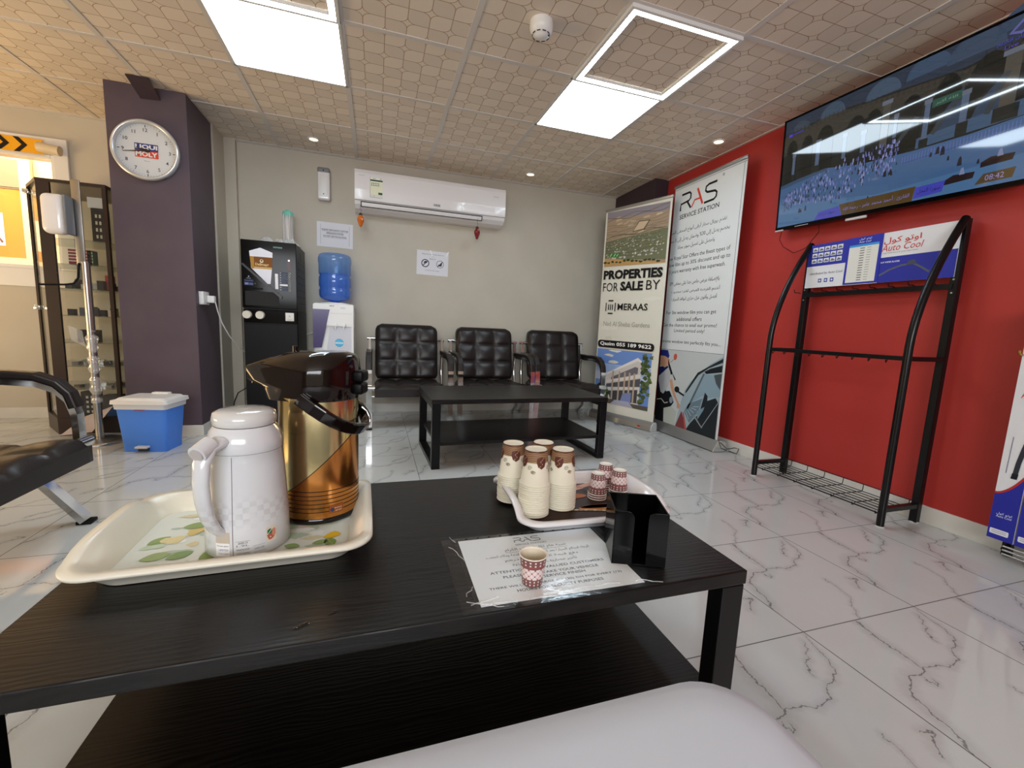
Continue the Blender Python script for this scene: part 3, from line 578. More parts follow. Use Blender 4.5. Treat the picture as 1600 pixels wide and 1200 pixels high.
# sanitizer stand
t = thing('sanitizer_stand', 'steel pedestal hand sanitizer stand half wrapped in plastic', 'stand', (-.345, 1.60, 0))
MB().lathe([(.13, 0), (.13, .012), (.11, .02), (.03, .028)], M['steel'], n=40).build('base', t)
MB().cyl((0, 0, .02), (0, 0, 1.14), .021, M['steel'], 24).build('pole', t)
MB().rbox(-.04, .004, -.006, .003, 1.12, 1.62, .002, M['steel']).build('back_plate', t)
mb = MB(); mb.rbox(-.155, -.04, -.09, -.008, 1.285, 1.515, .034, M['whiteg'], seg=6); d = mb.build('dispenser', t)
MB().rbox(-.044, -.03, -.088, -.006, 1.288, 1.512, .006, M['grey']).build('dispenser_back', t)
mb = MB(); mb.tube([(-.028, -.01, 1.13), (-.032, -.02, 1.04), (-.05, -.03, 1.005), (-.09, -.035, .995), (-.21, -.04, .988)], .006, M['black'], 8); mb.build('drip_arm', t)
mb = MB(); prof = [(.026+.007*math.sin(i*2.1)+.004*math.sin(i*5.3), .26+i*.022) for i in range(22)]
mb.lathe(prof, M['wrap'], n=14, cap0=False, cap1=False); mb.poly([(-.02, -.03, .62), (-.085, -.035, .66), (-.10, -.03, .75), (-.03, -.03, .72)], M['wrap']); mb.build('plastic_wrap', t)
mb = MB(); mb.poly([(-.56, 1.62, .045), (-.40, 1.63, .06), (-.36, 1.80, .20), (-.52, 1.81, .13)], C('#b9aaa6', .3)); mb.poly([(-.56, 1.62, .04), (-.56, 1.62, .045), (-.52, 1.81, .13), (-.52, 1.81, .0)], C('#b9aaa6', .3))
tag(mb.build('plastic_bag'), 'crumpled clear bag leaning at the cabinet foot', 'bag')
# ================================================================== BIN
t = thing('trash_bin', 'blue pedal bin with white lid before the pillar', 'bin', (.024, 1.405, 0), math.radians(-9))
def taper(mb, w0, d0, w1, d1, z0, z1, r, m, n=8, cap=True):
    L = 6; vs = []
    for i in range(L+1):
        f = i/L; w = (w0+(w1-w0)*f)/2; d = (d0+(d1-d0)*f)/2; z = z0+(z1-z0)*f; vs += [(x, y, z) for x, y in rrect(-w, w, -d, d, r, 5)]
    n = len(rrect(-1, 1, -1, 1, .1, 5)); fs = [(i*n+k, i*n+(k+1) % n, (i+1)*n+(k+1) % n, (i+1)*n+k) for i in range(L) for k in range(n)]
    mb.add(vs, fs, m, True)
    if cap: mb.add(vs[:n], [list(range(n))[::-1]], m); mb.add(vs[-n:], [list(range(n))], m)
    return mb
mb = taper(MB(), .232, .18, .275, .215, 0.001, .29, .022, M['bluebin']); mb = taper(mb, .236, .184, .238, .186, .0005, .035, .022, M['bluebin']); mb.build('bucket', t)
taper(MB(), .285, .225, .29, .23, .268, .30, .02, mat('frosted_rim', '#d9dde4', .35)).build('rim', t)
mb = taper(MB(), .312, .25, .306, .245, .30, .322, .02, M['white']); taper(mb, .28, .22, .25, .19, .322, .335, .02, M['white']); mb.rbox(-.05, .05, .085, .125, .32, .343, .006, M['white']); mb.build('lid', t)
mb = MB(); mb.rbox(-.032, .036, -.128, -.088, .028, .042, .006, M['lgrey']); mb.box(-.028, .032, -.1, -.088, .008, .03, M['dgrey']); mb.build('pedal', t)
mb = MB(); mb.rbox(-.03, .03, -.113, -.105, .262, .27, .003, mat('red_latch', '#a63a34', .4)); mb.build('latch', t)
nest(t, 'bucket', ('pedal', 'latch'))
# ================================================================== COFFEE MACHINE
t = thing('machine_cabinet', 'tall black base cabinet under the coffee machine', 'cabinet', (.418, 1.90, 0)); w = .37; dp = .43
MB().box(0, w, 0.012, dp, 0, .905, M['black']).build('body', t, bevel=.003)
MB().box(.003, w-.003, 0, .012, .02, .80, M['black']).build('door', t, bevel=.003)
MB().box(.003, w-.003, 0.002, .012, .808, .90, M['blackg']).build('front_strip', t, bevel=.003)
for x in (.03, .116):
    MB(Matrix.Translation((x, 0, .865)) @ rx).lathe([(.030, -.002), (.030, .02), (.027, .03)], C('#d8d4c8'), n=24).build('cup_tube', t)
MB().cyl((.03, -.002, .40), (.03, .004, .40), .009, M['steel'], 16).build('lock', t)
mb = MB(); mb.rbox(.285, .345, -.006, .004, .828, .892, .004, C('#dcdcd8')); p = Pic(mb, (.285, -.0065, .828), (1, 0, 0), (0, 0, 1)); p.text('%', .03, .036, '#444444', 1, h=.012); p.text('LOCK', .03, .012, '#888888', 1, w=.03); mb.build('cup_sticker', t)
nest(t, 'front_strip', ('cup_tube', 'cup_sticker')); nest(t, 'door', ('lock',))
t = thing('coffee_machine', 'black coffee vending machine with a coffee glass picture', 'coffee machine', (.418, 1.90, .905)); h = .505
MB().box(0.002, w-.002, 0.012, dp, .001, h, mat('machine_side', '#131317', .4, 0, .25)).build('body', t, bevel=.004)
MB().box(0, w-.002, 0, .014, .012, h, M['blackg']).build('door', t, bevel=.004)
mb = MB(); p = Pic(mb, (0, -.0004, .015), (1, 0, 0), (0, 0, 1))
P_ = [(.055, .41), (.128, .438), (.209, .408), (.202, .29), (.19, .178), (.17, .179), (.065, .288)]
p.poly(P_, '#e3e4ee', 1); p.poly([(.058, .372), (.207, .372), (.203, .30), (.0645, .30)], '#7a4a1c', 2); p.poly([(.0645, .30), (.203, .30), (.2025, .285), (.069, .285)], '#c9a66a', 2); p.poly([(.058, .372), (.085, .372), (.085, .285), (.067, .285)], '#b08238', 3)
p.text('Dallmayr', .138, .315, '#e8c98a', 4, w=.09, bold=.02); p.ell(.135, .342, .012, .013, '#e0d6c0', 3); p.ell(.135, .345, .006, .007, '#7a4a1c', 4); mb.build('poster', t)
mb = MB(); p = Pic(mb, (0, -.0004, .015), (1, 0, 0), (0, 0, 1))
for k in range(8):
    z = .266-k*.0178; p.rr(.252, z-.006, .306, z+.006, .005, '#e6e8ee' if k == 5 else '#26304a', 1)
    if k != 5: p.ell(.258, z, .004, .004, '#c9cede', 2); p.text(('Espresso', 'Coffee', 'Creme', 'Cappuccino', 'Latte', '', 'Chocolate', 'Hot Water')[k], .283, z, '#9aa3bf', 2, w=.036, h=.006)
p.rr(.221, .145, .241, .258, .003, '#e6e8ee', 1); mb.build('drink_labels', t)
for k in range(8): mb = MB(Matrix.Translation((0, 0, .015))); mb.tube([(.3205+.007*math.cos(a*.7854), -.0015, .266-k*.0178+.007*math.sin(a*.7854)) for a in range(8)], .0012, M['alu'], 5, closed=True); mb.cyl((.3205, .001, .266-k*.0178), (.3205, -.003, .266-k*.0178), .0055, M['blackg'], 12); mb.build('button', t)
mb = MB(); p = Pic(mb, (0, -.0004, .015), (1, 0, 0), (0, 0, 1)); p.rect(.214, .444, .275, .455, '#5f7f78', 1); mb.build('display', t)
mb = MB(); p = Pic(mb, (0, -.0004, .015), (1, 0, 0), (0, 0, 1)); p.rect(.016, .16, .078, .205, '#1c2340', 1); p.text('Dallmayr', .047, .212, '#cfd3e4', 2, w=.03); p.rect(.02, .165, .045, .18, '#7c89b8', 2); p.rect(.05, .165, .074, .178, '#5a6898', 2); p.text('Vending & Office', .047, .195, '#9aa3cc', 2, w=.055); p.ell(.047, .225, .004, .004, '#cfd3e4', 2); mb.build('info_label', t)
mb = MB(); mb.prism([(.004, .325), (.012, .335), (.27, .105), (.262, .085)], -.012, .001, 'y', mat('bezel', '#17171b', .3)); mb.build('diagonal_trim', t, bevel=.003)
mb = MB(); mb.box(.02, .245, -.002, .001, .03, .135, mat('recess_black', '#020203', .6)); mb.build('cup_recess', t)
mb = MB(); mb.rbox(.075, .135, -.016, 0, .15, .16, .003, M['black']); mb.cyl((.088, -.002, .19), (.088, -.005, .19), .002, M['alu'], 8); mb.build('spout', t)
mb = MB(); mb.cyl((.318, 0, .375), (.318, -.005, .375), .005, M['chrome'], 12); mb.box(.306, .33, -.001, 0, .30, .39, mat('slot_red', '#3a1014', .3)); mb.build('coin_slot', t)
mb = MB()
for k in range(7): [mb.box(w-.003, w-.0005, .06+j*.05, .06+j*.05+.03, .06+k*.052, .066+k*.052, M['black']) for j in range(7)]
mb.box(w-.003, w-.0005, .18, .25, .40, .46, M['black']); mb.build('side_vents', t)
nest(t, 'door', ('poster', 'drink_labels', 'button', 'display', 'info_label', 'diagonal_trim', 'cup_recess', 'spout', 'coin_slot')); nest(t, 'body', ('side_vents',))
t = thing('cup_dispenser_tube', 'clear tube with turquoise ends standing on the coffee machine', 'cup dispenser', (.685, 2.20, 1.411))
tq = mat('turquoise_plastic', '#6fc3ae', .4)
MB().lathe([(.04, 0), (.04, .05), (.037, .055)], tq, n=28).build('base', t); MB().lathe([(.036, .05), (.036, .26)], M['wrap'], n=28, cap0=False, cap1=False).build('tube', t)
for a in (.6, 2.2, 3.9, 5.2): MB().cyl((.038*math.cos(a), .038*math.sin(a), .05), (.038*math.cos(a), .038*math.sin(a), .265), .004, M['alu'], 8).build('rod', t)
MB().lathe([(.039, .255), (.039, .28), (.03, .288), (.012, .292), (.012, .30)], tq, n=28).build('cap', t)
rn = random.Random(5); mb = MB(); NB = 18
for k in range(3):
    cx, cy = .55+k*.085, 2.08+.03*(k % 2)
    vs = [(cx+(.075*rn.uniform(.7, 1.1))*math.cos(2*math.pi*i/12)*j/4, cy+(.10*rn.uniform(.7, 1.1))*math.sin(2*math.pi*i/12)*j/4, 1.413+(.05*(1-(j/4)**2)*rn.uniform(.6, 1.3) if j < 4 else 0)) for j in range(1, 5) for i in range(12)]+[(cx, cy, 1.465)]
    mb.add(vs, [(j*12+i, j*12+(i+1) % 12, j*12+12+(i+1) % 12, j*12+12+i) for j in range(3) for i in range(12)]+[(i, (i+1) % 12, 48) for i in range(12)], mat('milky_bag', '#dadbdb', .2, alpha=.7))
tag(mb.build('plastic_bag'), 'crumpled clear plastic bag on top of the coffee machine', 'bag')
# ================================================================== WATER DISPENSER
t = thing('water_dispenser', 'white and purple standing water dispenser', 'water dispenser', (.88, 2.03, 0)); w = .306; h = .985; vio = mat('violet_panel', '#3a2d66', .2, coat=.4)
mb = MB(); mb.box(0, w, .012, .33, .0, h, M['white']); mb.build('body', t, bevel=.012, seg=3)
mb = MB(); mb.prism([(.10, .61), (.29, .59), (.29, .795), (.125, .80), ], -.0005, .012, 'y', mat('recess_white', '#c9ccd6', .35)); mb.prism([(.0, .55), (w, .55), (w, .59), (.0, .60)], -.004, .012, 'y', M['white']); mb.prism([(.0, .805), (w, .80), (w, h-.01), (0, h-.01)], -.006, .012, 'y', M['white']); mb.prism([(.29, .59), (w, .59), (w, .80), (.29, .80)], -.006, .012, 'y', M['white']); mb.prism([(0, .02), (w, .02), (w, .545), (0, .55)], -.004, .012, 'y', M['white']); mb.build('front_panel', t, bevel=.002)
mb = MB(); mb.prism([(-.001, .622), (.061, .627), (.125, .935), (-.001, .935)], -.01, .012, 'y', vio); mb.build('purple_panel', t, bevel=.003)
for x in (.166, .231): mb = MB(); mb.rbox(x-.016, x+.016, -.022, 0, .798, .826, .004, M['white']); mb.cyl((x, -.014, .80), (x, -.014, .778), .007, M['white'], 10); mb.build('tap', t)
mb = MB(); p = Pic(mb, (0, -.0011, 0), (1, 0, 0), (0, 0, 1)); p.ell(.195, .667, .033, .033, '#39a6d8', 1); p.ell(.195, .667, .028, .028, '#5bbfe6', 2); p.rect(.165, .66, .225, .672, '#e4f2fa', 3); p.text('COLD HOT', .195, .666, '#2a86b8', 4, w=.05); mb.build('sticker', t)
mb = MB(); p = Pic(mb, (0, -.0065, 0), (1, 0, 0), (0, 0, 1)); p.text('NIKAI', .14, .965, '#555566', 1, w=.035, bold=.02); p.rr(.205, .945, .245, .958, .004, '#cfd2da', 1); p.rect(.13, .905, w-.01, .907, '#b9bcc6', 1); mb.build('lettering', t)
mb = MB(); mb.lathe([(.11, 0), (.115, .01), (.06, .016)], M['white'], at=(.153, .165, h-.002), n=32); mb.build('bottle_seat', t)
nest(t, 'front_panel', ('tap', 'sticker', 'lettering', 'purple_panel'))
t = thing('water_bottle', 'large blue water bottle upside down on the dispenser', 'water bottle', (1.033, 2.20, .998))
pr = [(.028, .0), (.03, .012), (.085, .02), (.115, .035), (.125, .055), (.127, .10), (.121, .108), (.121, .125), (.127, .132), (.127, .205), (.121, .213), (.121, .225), (.127, .232), (.127, .315), (.131, .325), (.131, .36), (.125, .385), (.105, .398), (.06, .40), (.05, .392)]
MB().lathe(pr, M['bottle'], n=48).build('bottle', t)
MB().lathe([(.026, .004), (.082, .024), (.112, .04), (.121, .06), (.1175, .11), (.1175, .12), (.121, .135), (.121, .2), (.118, .21), (.118, .228), (.118, .235)], M['liquid'], n=40).build('water', t)
mb = MB(); mb.tube([(.765, 2.36, .71), (.80, 2.39, .72), (.84, 2.4, .74), (.885, 2.37, .76)], .004, M['white'], 6); tag(mb.build('power_cord'), 'white cord between coffee machine cabinet and water dispenser', 'cord')
# ================================================================== WAITING CHAIRS
def cushion(mb, W_, H_, th, pos, nx=3, ny=3, seg=8, dome=.024):
    # quilted pad: pos(u,v,d) maps u in [-.5,.5], v in [0,1], d thickness offset
    NX_, NY_ = nx*seg, ny*seg
    def top(i, j):
        u = i/NX_; v = j/NY_; a = (u*nx) % 1; b = (v*ny) % 1
        hh = (math.sin(math.pi*a)*math.sin(math.pi*b))**.5 if 0 < i < NX_ and 0 < j < NY_ else 0
        ed = min(u, 1-u, v, 1-v); rd = max(0, 1-ed/.04)
        return pos(u-.5, v, th-.018*rd**2+dome*hh)
    vs = [top(i, j) for j in range(NY_+1) for i in range(NX_+1)]; n = NX_+1
    mb.add(vs, [(j*n+i, j*n+i+1, (j+1)*n+i+1, (j+1)*n+i) for j in range(NY_) for i in range(NX_)], M['leather'], True)
    ring = [(i, 0) for i in range(NX_)]+[(NX_, j) for j in range(NY_)]+[(i, NY_) for i in range(NX_, 0, -1)]+[(0, j) for j in range(NY_, 0, -1)]
    a = [vs[j*n+i] for i, j in ring]; b = [pos(i/NX_-.5, j/NY_, 0) for i, j in ring]; k = len(ring)
    mb.add(a+b, [(i, k+i, k+(i+1) % k, (i+1) % k) for i in range(k)], M['leather'], True); mb.add(b, [list(range(k))[::-1]], M['leather'])
    for q in range(1, nx):   # stitching
        for dx in (-.006, .006): mb.tube([pos(q/nx-.5+dx, j/NY_, th+.0015) for j in range(1, NY_)], .0009, M['seam'], 4, caps=False)
    return mb
M['seam'] = mat('seam_thread', '#4a3f3c', .5)
def make_chair(label, group, slant=False):
    t = thing('waiting_chair', label, 'chair', group=group)
    def sp(u, v, d):   # seat, front edge at y=-.36
        y = -.36+v*.56; z = .255+d+.02*(1-v)-.01*math.sin(math.pi*v); return Vector((u*.56, y, z+(.0 if v > .06 else -.006)))
    cushion(MB(), .56, .56, .08, sp).build('seat', t)
    cb = math.radians(12)
    def bp(u, v, d):
        s_ = .36+v*.48; tt = max(0, (v-.86)/.14); t2 = max(0, (.1-v)/.1); w_ = .55-.11*(1-math.sqrt(max(0, 1-tt*tt)))-.04*t2*t2; return Vector((u*w_, .185+v*.10-d*math.cos(cb), s_-d*math.sin(cb)*.4))
    cushion(MB(), .55, .48, .065, bp).build('backrest', t)
    for sx in (-1, 1):
        x = sx*.322
        prof = [(.235, .62), (.19, .592), (.08, .590), (-.10, .597), (-.19, .59), (-.25, .565), (-.285, .525), (-.30, .47)]
        full = prof+[(-.302, .40), (-.302, .30)]
        fo = (-.30, 0.012); fr = MB()
        path = [Vector((x, y, z-.022)) for y, z in full]
        if slant: path = path[:-1]+[Vector((x, -.302, .30))]
        else: path = path+[Vector((x, -.30, .15)), Vector((x, -.298, .012))]
        fr.tube(path, .016, M['chrome'], 10, rect=(.042, .022))
        if slant: fr.tube([(x, -.02, .30), (x, -.16, .20), (x, -.30, .012)], .02, M['chrome'], rect=(.05, .024))
        fo_ = fr.build('armrest_frame', t)
        pad = MB(); pad.tube([Vector((x, y, z+.004)) for y, z in prof[1:]], .025, M['leather'], 12, rect=(.05, .034)); pad.build('armrest', t, bevel=.01, seg=3)
        lg = MB(); lg.tube([(x, .235, .60), (x, .25, .42), (x, .20, .26), (x, .12, .16), (x, .13, .09), (x, .2, .04), (x, .25, .012)], .014, M['chrome'], 10); lg.tube([(x, .235, .58), (x, .265, .70)], .014, M['chrome'], rect=(.03, .02)); lg.build('leg', t)
        MB().rbox(x-.024, x+.024, -.325, -.275, 0, .014, .003, M['black']).build('foot', fo_)
        MB().cyl((x-.028 if sx < 0 else x-.045, -.315, .335), (x+.045 if sx < 0 else x+.028, -.315, .335), .021, M['chrome'], 16).build('seat_joint', fo_)
    MB().cyl((-.345, .275, .705), (.345, .275, .705), .016, M['chrome'], 14).build('back_rail', t)
    for y in (-.2, .12): MB().cyl((-.32, y, .25), (.32, y, .25), .012, M['chrome'], 10).build('seat_rail', t)
    return t
g_ = 'row of waiting chairs along the tan wall'
ch0 = make_chair('dark leather waiting chair next to the water dispenser', g_)
ch0.location = (1.633, 2.03, 0)
dup(ch0, (2.363, 2.05, 0), 0, 'dark leather waiting chair in the middle of the row of three', g_)
dup(ch0, (3.085, 2.075, 0), math.radians(-3), 'dark leather waiting chair next to the property banner', g_)
chl = make_chair('dark leather waiting chair at the window side, cut off by the photo edge', None, True)
chl.location = (-.05, -.035, 0); chl.rotation_euler = (0, 0, math.radians(90))
# ================================================================== COFFEE TABLES
def make_table(lab, x, y, rz, w, d, h=.42):
    t = thing('coffee_table', lab, 'table', (x, y, 0), rz, 'black coffee tables')
    tp = MB(); tp.box(-w/2, w/2, -d/2, d/2, h-.028, h, M['wood']); tp.build('tabletop', t, bevel=.0025)
    sh = MB(); sh.box(-w/2+.03, w/2-.03, -d/2+.004, d/2-.004, .142, .162, M['wood']); sh.build('shelf', t, bevel=.002)
    for sx in (-1, 1):
        x0 = sx*(w/2-.0285)
        for sy in (-1, 1): MB().box(x0-.025, x0+.025, sy*(d/2-.019)-.018, sy*(d/2-.019)+.018, .03, h-.029, M['blackm']).build('leg', t, bevel=.002)
        MB().box(x0-.025, x0+.025, -d/2+.001, d/2-.001, 0, .0295, M['blackm']).build('foot_bar', t, bevel=.002)
        MB().box(x0-.024, x0+.024, -d/2+.0375, d/2-.0375, h-.058, h-.029, M['blackm']).build('top_bar', t, bevel=.002)
    return t
make_table('black wooden coffee table in front of the three chairs', 2.25, .99, math.radians(1.8), 1.175, .585)
make_table('black wooden coffee table in the foreground holding two trays', 1.4575, -.905, 0, 1.155, .596)
TZ = .4203
# water drops
for nm, x, y, s_ in (('larger water spill on the near edge of the tray table', 1.26, -1.165, 1), ('smaller water drop on the near edge of the tray table', 1.30, -1.145, .6)):
    mb = MB(rotx((x, y, TZ), .5)); pts = rrect(-.012*s_, .012*s_, -.004*s_, .004*s_, .0038*s_); n = len(pts)
    mb.add([(a, b, .0) for a, b in pts]+[(a*.8, b*.8, .0012) for a, b in pts]+[(0, 0, .0015)], [(i, (i+1) % n, n+(i+1) % n, n+i) for i in range(n)]+[(n+i, n+(i+1) % n, 2*n) for i in range(n)], M['glass'], True); tag(mb.build('water_drop'), nm, 'water drop')
# ================================================================== TRAYS
def tray_mesh(mb, w, d, rim, hend, r, m, base_in=.035, lip=.014):
    ns = 10; n = 4*(ns+1)
    def loop(wx, dy, rr, zf): return [(x, y, zf(x, y)) for x, y in rrect(-wx/2, wx/2, -dy/2, dy/2, rr, ns)]
    def dens(wx, dy, rr):   # add intermediate points on straight sides
        P = rrect(-wx/2, wx/2, -dy/2, dy/2, rr, ns); out = []
        for i, p_ in enumerate(P):
            q = P[(i+1) % len(P)]; out.append(p_)
            if math.hypot(q[0]-p_[0], q[1]-p_[1]) > .1:
                for k in range(1, 10): out.append((p_[0]+(q[0]-p_[0])*k/10, p_[1]+(q[1]-p_[1])*k/10))
        return out
    def zr(wx, x, y, dy): 
        e = max(0, (abs(x)-(wx/2-.06))/.06); f = max(0, 1-(abs(y)/(dy*.36))**4); return rim+hend*e*f
    L = []
    for wx, dy, rr, f in ((w-2*base_in, d-2*base_in, r*.7, lambda x, y: 0.0), (w-2*base_in+.004, d-2*base_in+.004, r*.72, lambda x, y: .004), (w-2*lip-.004, d-2*lip-.004, r*.95, None), (w-2*lip+.01, d-2*lip+.01, r, None), (w, d, r*1.05, None), (w, d, r*1.05, 'lo'), (w-2*lip+.004, d-2*lip+.004, r, 'lo2'), (w-2*base_in+.012, d-2*base_in+.012, r*.8, lambda x, y: -.004)):
        P = dens(wx, dy, rr); ring = []
        for x, y in P:
            if f is None: z = zr(wx, x, y, dy)
            elif f == 'lo': z = zr(wx, x, y, dy)-.006
            elif f == 'lo2': z = zr(wx, x, y, dy)-.009
            else: z = f(x, y)
            ring.append((x, y, z))
        L.append(ring)
    n = len(L[0]); vs = [v for g in L for v in g]
    mb.add(vs, [(i*n+k, i*n+(k+1) % n, (i+1)*n+(k+1) % n, (i+1)*n+k) for i in range(len(L)-1) for k in range(n)], m, True)
    mb.add(L[0], [list(range(n))], m); mb.add(L[-1], [list(range(n))[::-1]], m); return mb
t = thing('serving_tray', 'large cream serving tray with leaf print holding the flasks', 'tray', (1.122, -.853, TZ+.005), math.radians(1.5))
tray_mesh(MB(), .462, .358, .034, .018, .05, M['cream'], .045, .016).build('body', t)
mb = MB(); p = Pic(mb, (0, 0, .0004), (1, 0, 0), (0, 1, 0)); rn = random.Random(11)
p.poly(rrect(-.184, .184, -.132, .132, .034), '#e0e4da', 1)
for k in range(70): p.poly(blob(rn.uniform(-.155, .155), rn.uniform(-.105, .105), rn.uniform(.008, .026), rn.uniform(.004, .013), 12, .35, rn), rn.choice(['#c3d2b6', '#b9cbb0', '#d6cfa8', '#eef0ea', '#b7c8b6', '#dccfa6', '#e6d6cc', '#cfdccb']), 2+k*.04)
def leaf(x, y, a, L, c, l):
    ca, sa = math.cos(a), math.sin(a); pts = [(i/8*L, .32*L*math.sin(math.pi*i/8)**.8) for i in range(9)]+[(i/8*L, -.32*L*math.sin(math.pi*i/8)**.8) for i in range(7, 0, -1)]
    p.poly([(x+ca*u-sa*v, y+sa*u+ca*v) for u, v in pts], c, l); p.line([(x, y), (x+ca*L*.95, y+sa*L*.95)], .0012, '#9fae86', l+.5)
for x, y, a, L in [(-.155, -.075, .3, .045), (-.115, -.082, .5, .042), (-.06, -.1, .9, .05), (-.03, -.06, .25, .05), (-.02, -.04, .1, .06), (-.09, -.115, -.1, .045), (-.02, .02, .3, .045), (-.005, .035, 0, .04), (.12, -.085, .2, .03), (.10, -.09, 2.8, .03), (.06, .05, 1.0, .04), (-.1, .07, .6, .035), (-.165, -.02, .8, .04), (-.13, .045, .2, .045), (-.06, .06, .4, .04), (.13, .06, 2.2, .04), (.15, .09, 3.4, .035), (.16, -.1, 2.0, .035), (-.05, -.085, .5, .035)]: leaf(x, y, a, L, rn.choice(['#7f9a54', '#93a867', '#a3b57c', '#8aa56a']), 6)
for x, y, c, s_ in [(.15, -.06, '#e3b92e', .022), (.15, .03, '#d87a98', .012), (-.10, .02, '#d9c07a', .02), (-.13, -.01, '#e2d4a0', .022), (0, -.105, '#d890a8', .012), (-.08, .095, '#c9a9a0', .014)]:
    for k in range(5): p.poly(blob(x+rn.uniform(-.4, .4)*s_, y+rn.uniform(-.4, .4)*s_, s_*.5, s_*.45, 9, .2, rn), c, 7+k*.2)
mb.build('leaf_print', t)
t = thing('serving_tray', 'white serving tray with brown bread print holding the paper cups', 'tray', (1.845, -.848, TZ+.005), math.radians(-2))
tray_mesh(MB(), .375, .315, .024, .022, .045, M['whiteg'], .034, .014).build('body', t)
mb = MB(); p = Pic(mb, (0, 0, .0004), (1, 0, 0), (0, 1, 0)); rn = random.Random(4)
p.poly(rrect(-.145, .145, -.116, .116, .03), '#3a2620', 1); p.poly([(-.145, -.05), (-.145, .05), (-.1, .116), (-.04, .116), (-.10, -.02)], '#cfc8bb', 2)
for k in range(5): a = .35; x, y = -.02+.03*k, .06+.012*k; p.poly([(x+.05*math.cos(j/10*6.283)*math.cos(a)-.012*math.sin(j/10*6.283)*math.sin(a), y+.05*math.cos(j/10*6.283)*math.sin(a)+.012*math.sin(j/10*6.283)*math.cos(a)) for j in range(10)], ['#caa494', '#a9654a', '#d9b8ac', '#b98070', '#c59a86'][k], 3+k*.3)
for x, y, rx_, ry_, c in [(.06, -.045, .07, .016, '#c07a45'), (.05, -.04, .055, .010, '#dca26c'), (.0, .03, .045, .016, '#a8613a'), (.12, .0, .025, .05, '#2a2424'), (.09, .06, .04, .03, '#332b2a')]: p.ell(x, y, rx_, ry_, c, 5)
for k in range(16): p.ell(-.03+.011*k, -.05-.0022*k, .007, .004, '#d8c7a4' if k % 2 else '#b79f78', 6)
mb.build('bread_print', t)
# ================================================================== FLASKS
t = thing('thermos_jug', 'white and grey handled thermos jug on the cream tray', 'thermos', (1.130, -.897, TZ+.0062), math.radians(-18))
tw = mat('pale_grey_gloss', '#d6d9dc', .14, coat=.35); tp = NT(tw); q = tp.obj(); X, Y, Z = tp.xyz(q)
ck = tp.n('ShaderNodeTexChecker'); an = tp.m('MULTIPLY', tp.m('ARCTAN2', Y, X), .065); cv = tp.n('ShaderNodeCombineXYZ'); tp.set(cv, 0, an); tp.set(cv, 1, Z); tp.set(cv, 2, .005); tp.set(ck, 0, cv.outputs[0]); ck.inputs['Scale'].default_value = 95
nz = tp.noise(cv.outputs[0], 40, 1); msk = tp.m('MULTIPLY', tp.m('MULTIPLY', tp.ramp(Z, .045, .075), tp.m('SUBTRACT', 1.0, tp.ramp(Z, .085, .125))), tp.m('MULTIPLY', ck.outputs[1], tp.ramp(nz.outputs[0], .35, .6)))
tp.nt.links.new(tp.mix(tp.m('MULTIPLY', msk, .35), lin('#d6d9dc'), lin('#b0b0b2')), tp.bsdf.inputs['Base Color'])
MB().lathe([(.066, 0), (.0705, .004), (.0695, .05), (.066, .11), (.063, .16), (.0615, .188), (.0618, .1885), (.0612, .205), (.0565, .223), (.050, .232)], tw, n=56).build('body', t)
MB().lathe([(.0617, .1878), (.0622, .1881), (.0617, .1885)], C('#6a6668'), n=56, cap0=False, cap1=False).build('seam', t)
mb = MB(); mb.lathe([(.048, .232), (.0515, .236), (.0525, .245), (.050, .2555), (.041, .260), (.02, .2615), (.001, .262)], mat('lid_grey', '#d4d5d3', .12, coat=.4), n=56); mb.lathe([(.0488, .2315), (.0492, .2335), (.0485, .2345)], C('#57504f'), n=56, cap0=False, cap1=False); mb.build('lid', t)
# handle on the side facing the camera-left
ha = math.radians(262); hd = Vector((math.cos(ha), math.sin(ha), 0)); hn = Vector((-hd.y, hd.x, 0))
hp = [(.058, .212), (.085, .206), (.098, .185), (.101, .15), (.098, .115), (.09, .085), (.078, .062), (.066, .05)]
mb = MB(); mb.tube([hd*a+Vector((0, 0, b)) for a, b in hp], .01, tw, 12, rads=[.011, .0105, .010, .0095, .009, .0088, .008, .008])
for i in range(len(mb.v)): 
    v = mb.v[i]; s_ = v.dot(hn); mb.v[i] = v+hn*s_*.55
mb.build('handle', t)
mb = MB(); mb.cyl(hd*.078+Vector((0, 0, .213)), hd*.105+Vector((0, 0, .202)), .0155, tw, 20); mb.cyl(hd*.105+Vector((0, 0, .202)), hd*.1075+Vector((0, 0, .201)), .011, mat('button_grey', '#b9b4b4', .3), 20); mb.build('pour_button', t)
def onbody(aoff, rfun):
    return lambda x, y, l: Vector((math.cos(aoff+x/.068)*(rfun(y)+l), math.sin(aoff+x/.068)*(rfun(y)+l), y))
def rb(z):
    P_ = [(0, .066), (.004, .0705), (.05, .0695), (.11, .066), (.16, .063), (.188, .0615), (.3, .06)]
    for (a, ra), (b, rb_) in zip(P_, P_[1:]):
        if z <= b: return ra+(rb_-ra)*(z-a)/(b-a)+.0004
    return .06
mb = MB(); p = Pic(mb, (0, 0, 0), (1, 0, 0), (0, 1, 0), .0002)
def curved_rect(x0, y0, x1, y1, c, l):
    n_ = max(2, int((x1-x0)/.006)); [p.rect(x0+(x1-x0)*i/n_, y0, x0+(x1-x0)*(i+1)/n_, y1, c, l) for i in range(n_)]
p.fmap = onbody(ha, rb)
curved_rect(-.006, .032, .018, .052, '#c0b5a5', 1); curved_rect(-.006, .008, .018, .032, '#e8e8e8', 1); p.text('Vacuum glass', .006, .027, '#333333', 2, w=.02); p.text('LIMITED', .008, .02, '#4a6ab0', 2, w=.016); p.text('Made in Japan', .008, .013, '#4a6ab0', 2, w=.018)
